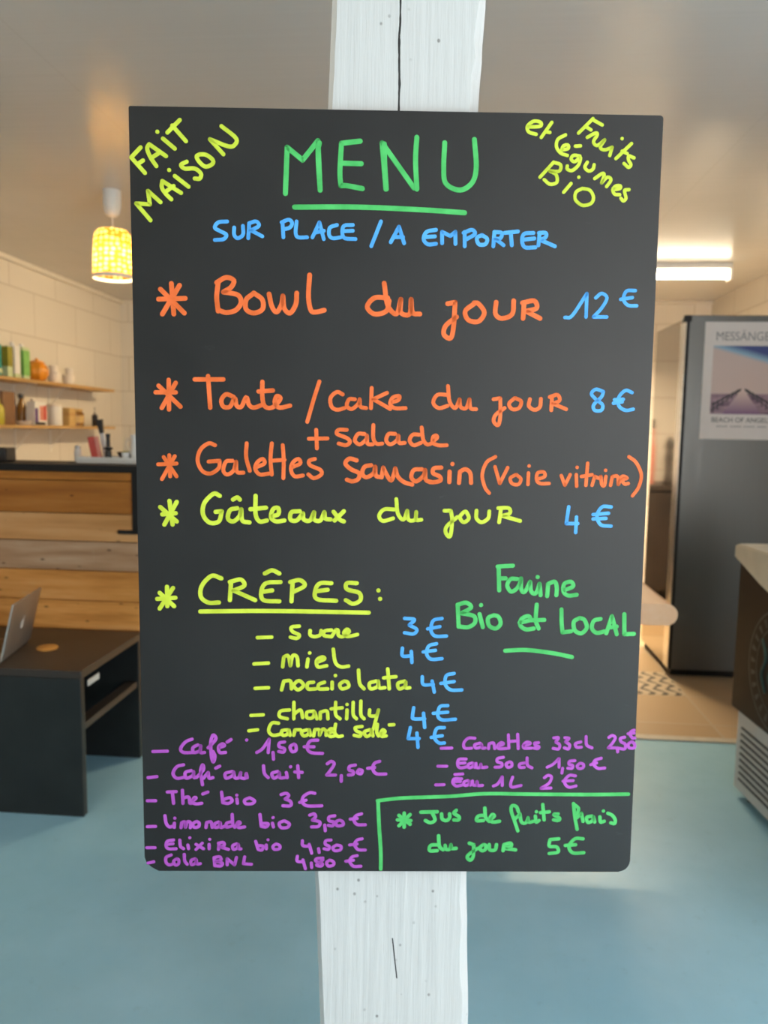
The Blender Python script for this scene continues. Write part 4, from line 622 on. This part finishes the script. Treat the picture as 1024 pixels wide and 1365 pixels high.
# ================================================================ wooden table end beside the board
tw = thing('wooden_table', 'thick pale wooden table with a rounded edge beside the menu board', 'table', (.40, 2.6, 0))
z0, z1, xr = .718, .790, .365; rr = (z1-z0)/2
pl = [(-.75, z0), (xr-rr, z0)] + arc(xr-rr, z0+rr, rr, -90, 90, 14) + [(-.75, z1)]
link('table_top', prism(NB(), pl, 'y', 0, .62), M['tablewood'], tw)
for x in (-.68, -.18):
    for y in (.08, .50): link('leg', box(NB(), (x, y, 0), (x+.06, y+.06, z0-.0005), .004), M['tablewood'], tw)

# ================================================================ chest freezer on the right
fz = thing('chest_freezer', 'brown and white chest freezer with a cream rim at the right edge', 'freezer', (1.085, 2.93, 0), 4.3)
# local: x to the right, -y towards the camera; the long side faces -x
LEN = 1.25
link('base', box(NB(), (.012, -LEN+.01, .03), (.62, -.012, .338), .006), M['freezer_white'], fz)
link('panel', box(NB(), (-.012, -LEN, .339), (.64, 0, .905), .010), M['freezer_brown'], fz)
pl = [(.006, .906), (.006, .952), (-.02, .958), (-LEN-.006, .958), (-LEN-.006, .80), (-.36, .80), (-.20, .845)]
bm = prism(NB(), pl, 'x', -.030, -.0125); 
bmesh.ops.bevel(bm, geom=bm.edges[:], offset=.005, segments=2, affect='EDGES')
box(bm, (-.020, -LEN-.006, .9055), (.655, .006, .957), .008); link('rim', bm, M['cream'], fz)
link('glass_lid', box(NB(), (.06, -LEN+.08, .9572), (.58, -.10, .966), .003), M['screen'], fz)
bm = NB()
for k in range(9):
    z = .075+k*.0245; box(bm, (.0075, -.60, z), (.0118, -.055, z+.007))
gr = link('grille', bm, M['slot'], fz)
for y in (-.08, -LEN+.12):
    for x in (.06, .52): link('foot', lathe(NB(), [(.022, 0), (.022, .0295)], (x, y, 0), 16), M['black'], fz)
bm = NB(); cy, cz = -.335, .565
def ring(r0, r1, n=72):
    A = [(cy+r0*math.cos(2*PI*k/n), cz+r0*math.sin(2*PI*k/n)) for k in range(n)]; B = [(cy+r1*math.cos(2*PI*k/n), cz+r1*math.sin(2*PI*k/n)) for k in range(n)]
    va = [bm.verts.new((-.0132, *p)) for p in A]; vb = [bm.verts.new((-.0132, *p)) for p in B]
    for k in range(n): bm.faces.new((va[k], va[(k+1) % n], vb[(k+1) % n], vb[k]))
ring(.205, .213); ring(.150, .156)
for k in range(26):
    a = 2*PI*k/26; d = Vector((math.cos(a), math.sin(a))); n_ = Vector((-d.y, d.x)); c_ = Vector((cy, cz))+d*.179
    q = [c_+d*.016+n_*.009, c_+d*.016-n_*.011, c_-d*.016-n_*.006, c_-d*.015+n_*.004]
    bm.faces.new([bm.verts.new((-.0133, p.x, p.y)) for p in q])
em = link('emblem', bm, M['emblem'], fz); em['label'] = 'round dull teal emblem ring'
bm = NB()
for k in range(5):
    y = cy-.10+.05*k
    tube(bm, spline([(-.0128, y-.02, cz-.09+.02*(k % 2)), (-.0134, y+.012, cz-.03), (-.0134, y-.012, cz+.03), (-.0128, y+.02, cz+.09-.02*(k % 2))]), .006, 6)
link('emblem_mark', bm, M['emblem_bright'], em)

# ================================================================ kitchen worktop at the back (seen mirrored in the refrigerator's side)
kw = thing('kitchen_worktop', 'dark kitchen worktop along the back wall mirrored in the refrigerator side', 'worktop', (-.5, 6.38, 0))
link('cabinet', box(NB(), (-1.4, .03, .08), (1.55, .60, .905), .004), M['dark_top'], kw); link('plinth', box(NB(), (-1.4, .06, 0), (1.55, .60, .079)), M['black'], kw)
link('top', box(NB(), (-1.42, 0, .906), (1.57, .61, .945), .004), M['dark_top'], kw)
for k in range(5):
    d_ = link('door', box(NB(), (-1.38+.585*k, .010, .10), (-1.38+.585*k+.565, .0295, .89), .003), M['dark_top'], kw)
    link('handle', tube(NB(), [(-1.38+.585*k+.51, .003, .62), (-1.38+.585*k+.51, .003, .80)], .006, 8), M['alu'], d_)
t = thing('bottle', 'tall orange bottle with a black cap on the dark worktop', 'bottle', (.86, 6.60, .9455)); link('body', lathe(NB(), [(.04, 0), (.045, .005), (.045, .30), (.03, .38), (.025, .46)]), M['pink'], t, True); link('cap', lathe(NB(), [(.028, .4605), (.028, .53), (.022, .535)]), M['dark'], t, True)
t = thing('pepper_mill', 'tall black mill on the dark worktop', 'mill', (.71, 6.55, .9455)); link('body', lathe(NB(), [(.04, 0), (.045, .01), (.03, .10), (.038, .22), (.030, .28)]), M['dark'], t, True); link('head', lathe(NB(), [(.032, .2805), (.04, .31), (.03, .36), (.01, .40)]), M['dark'], t, True)
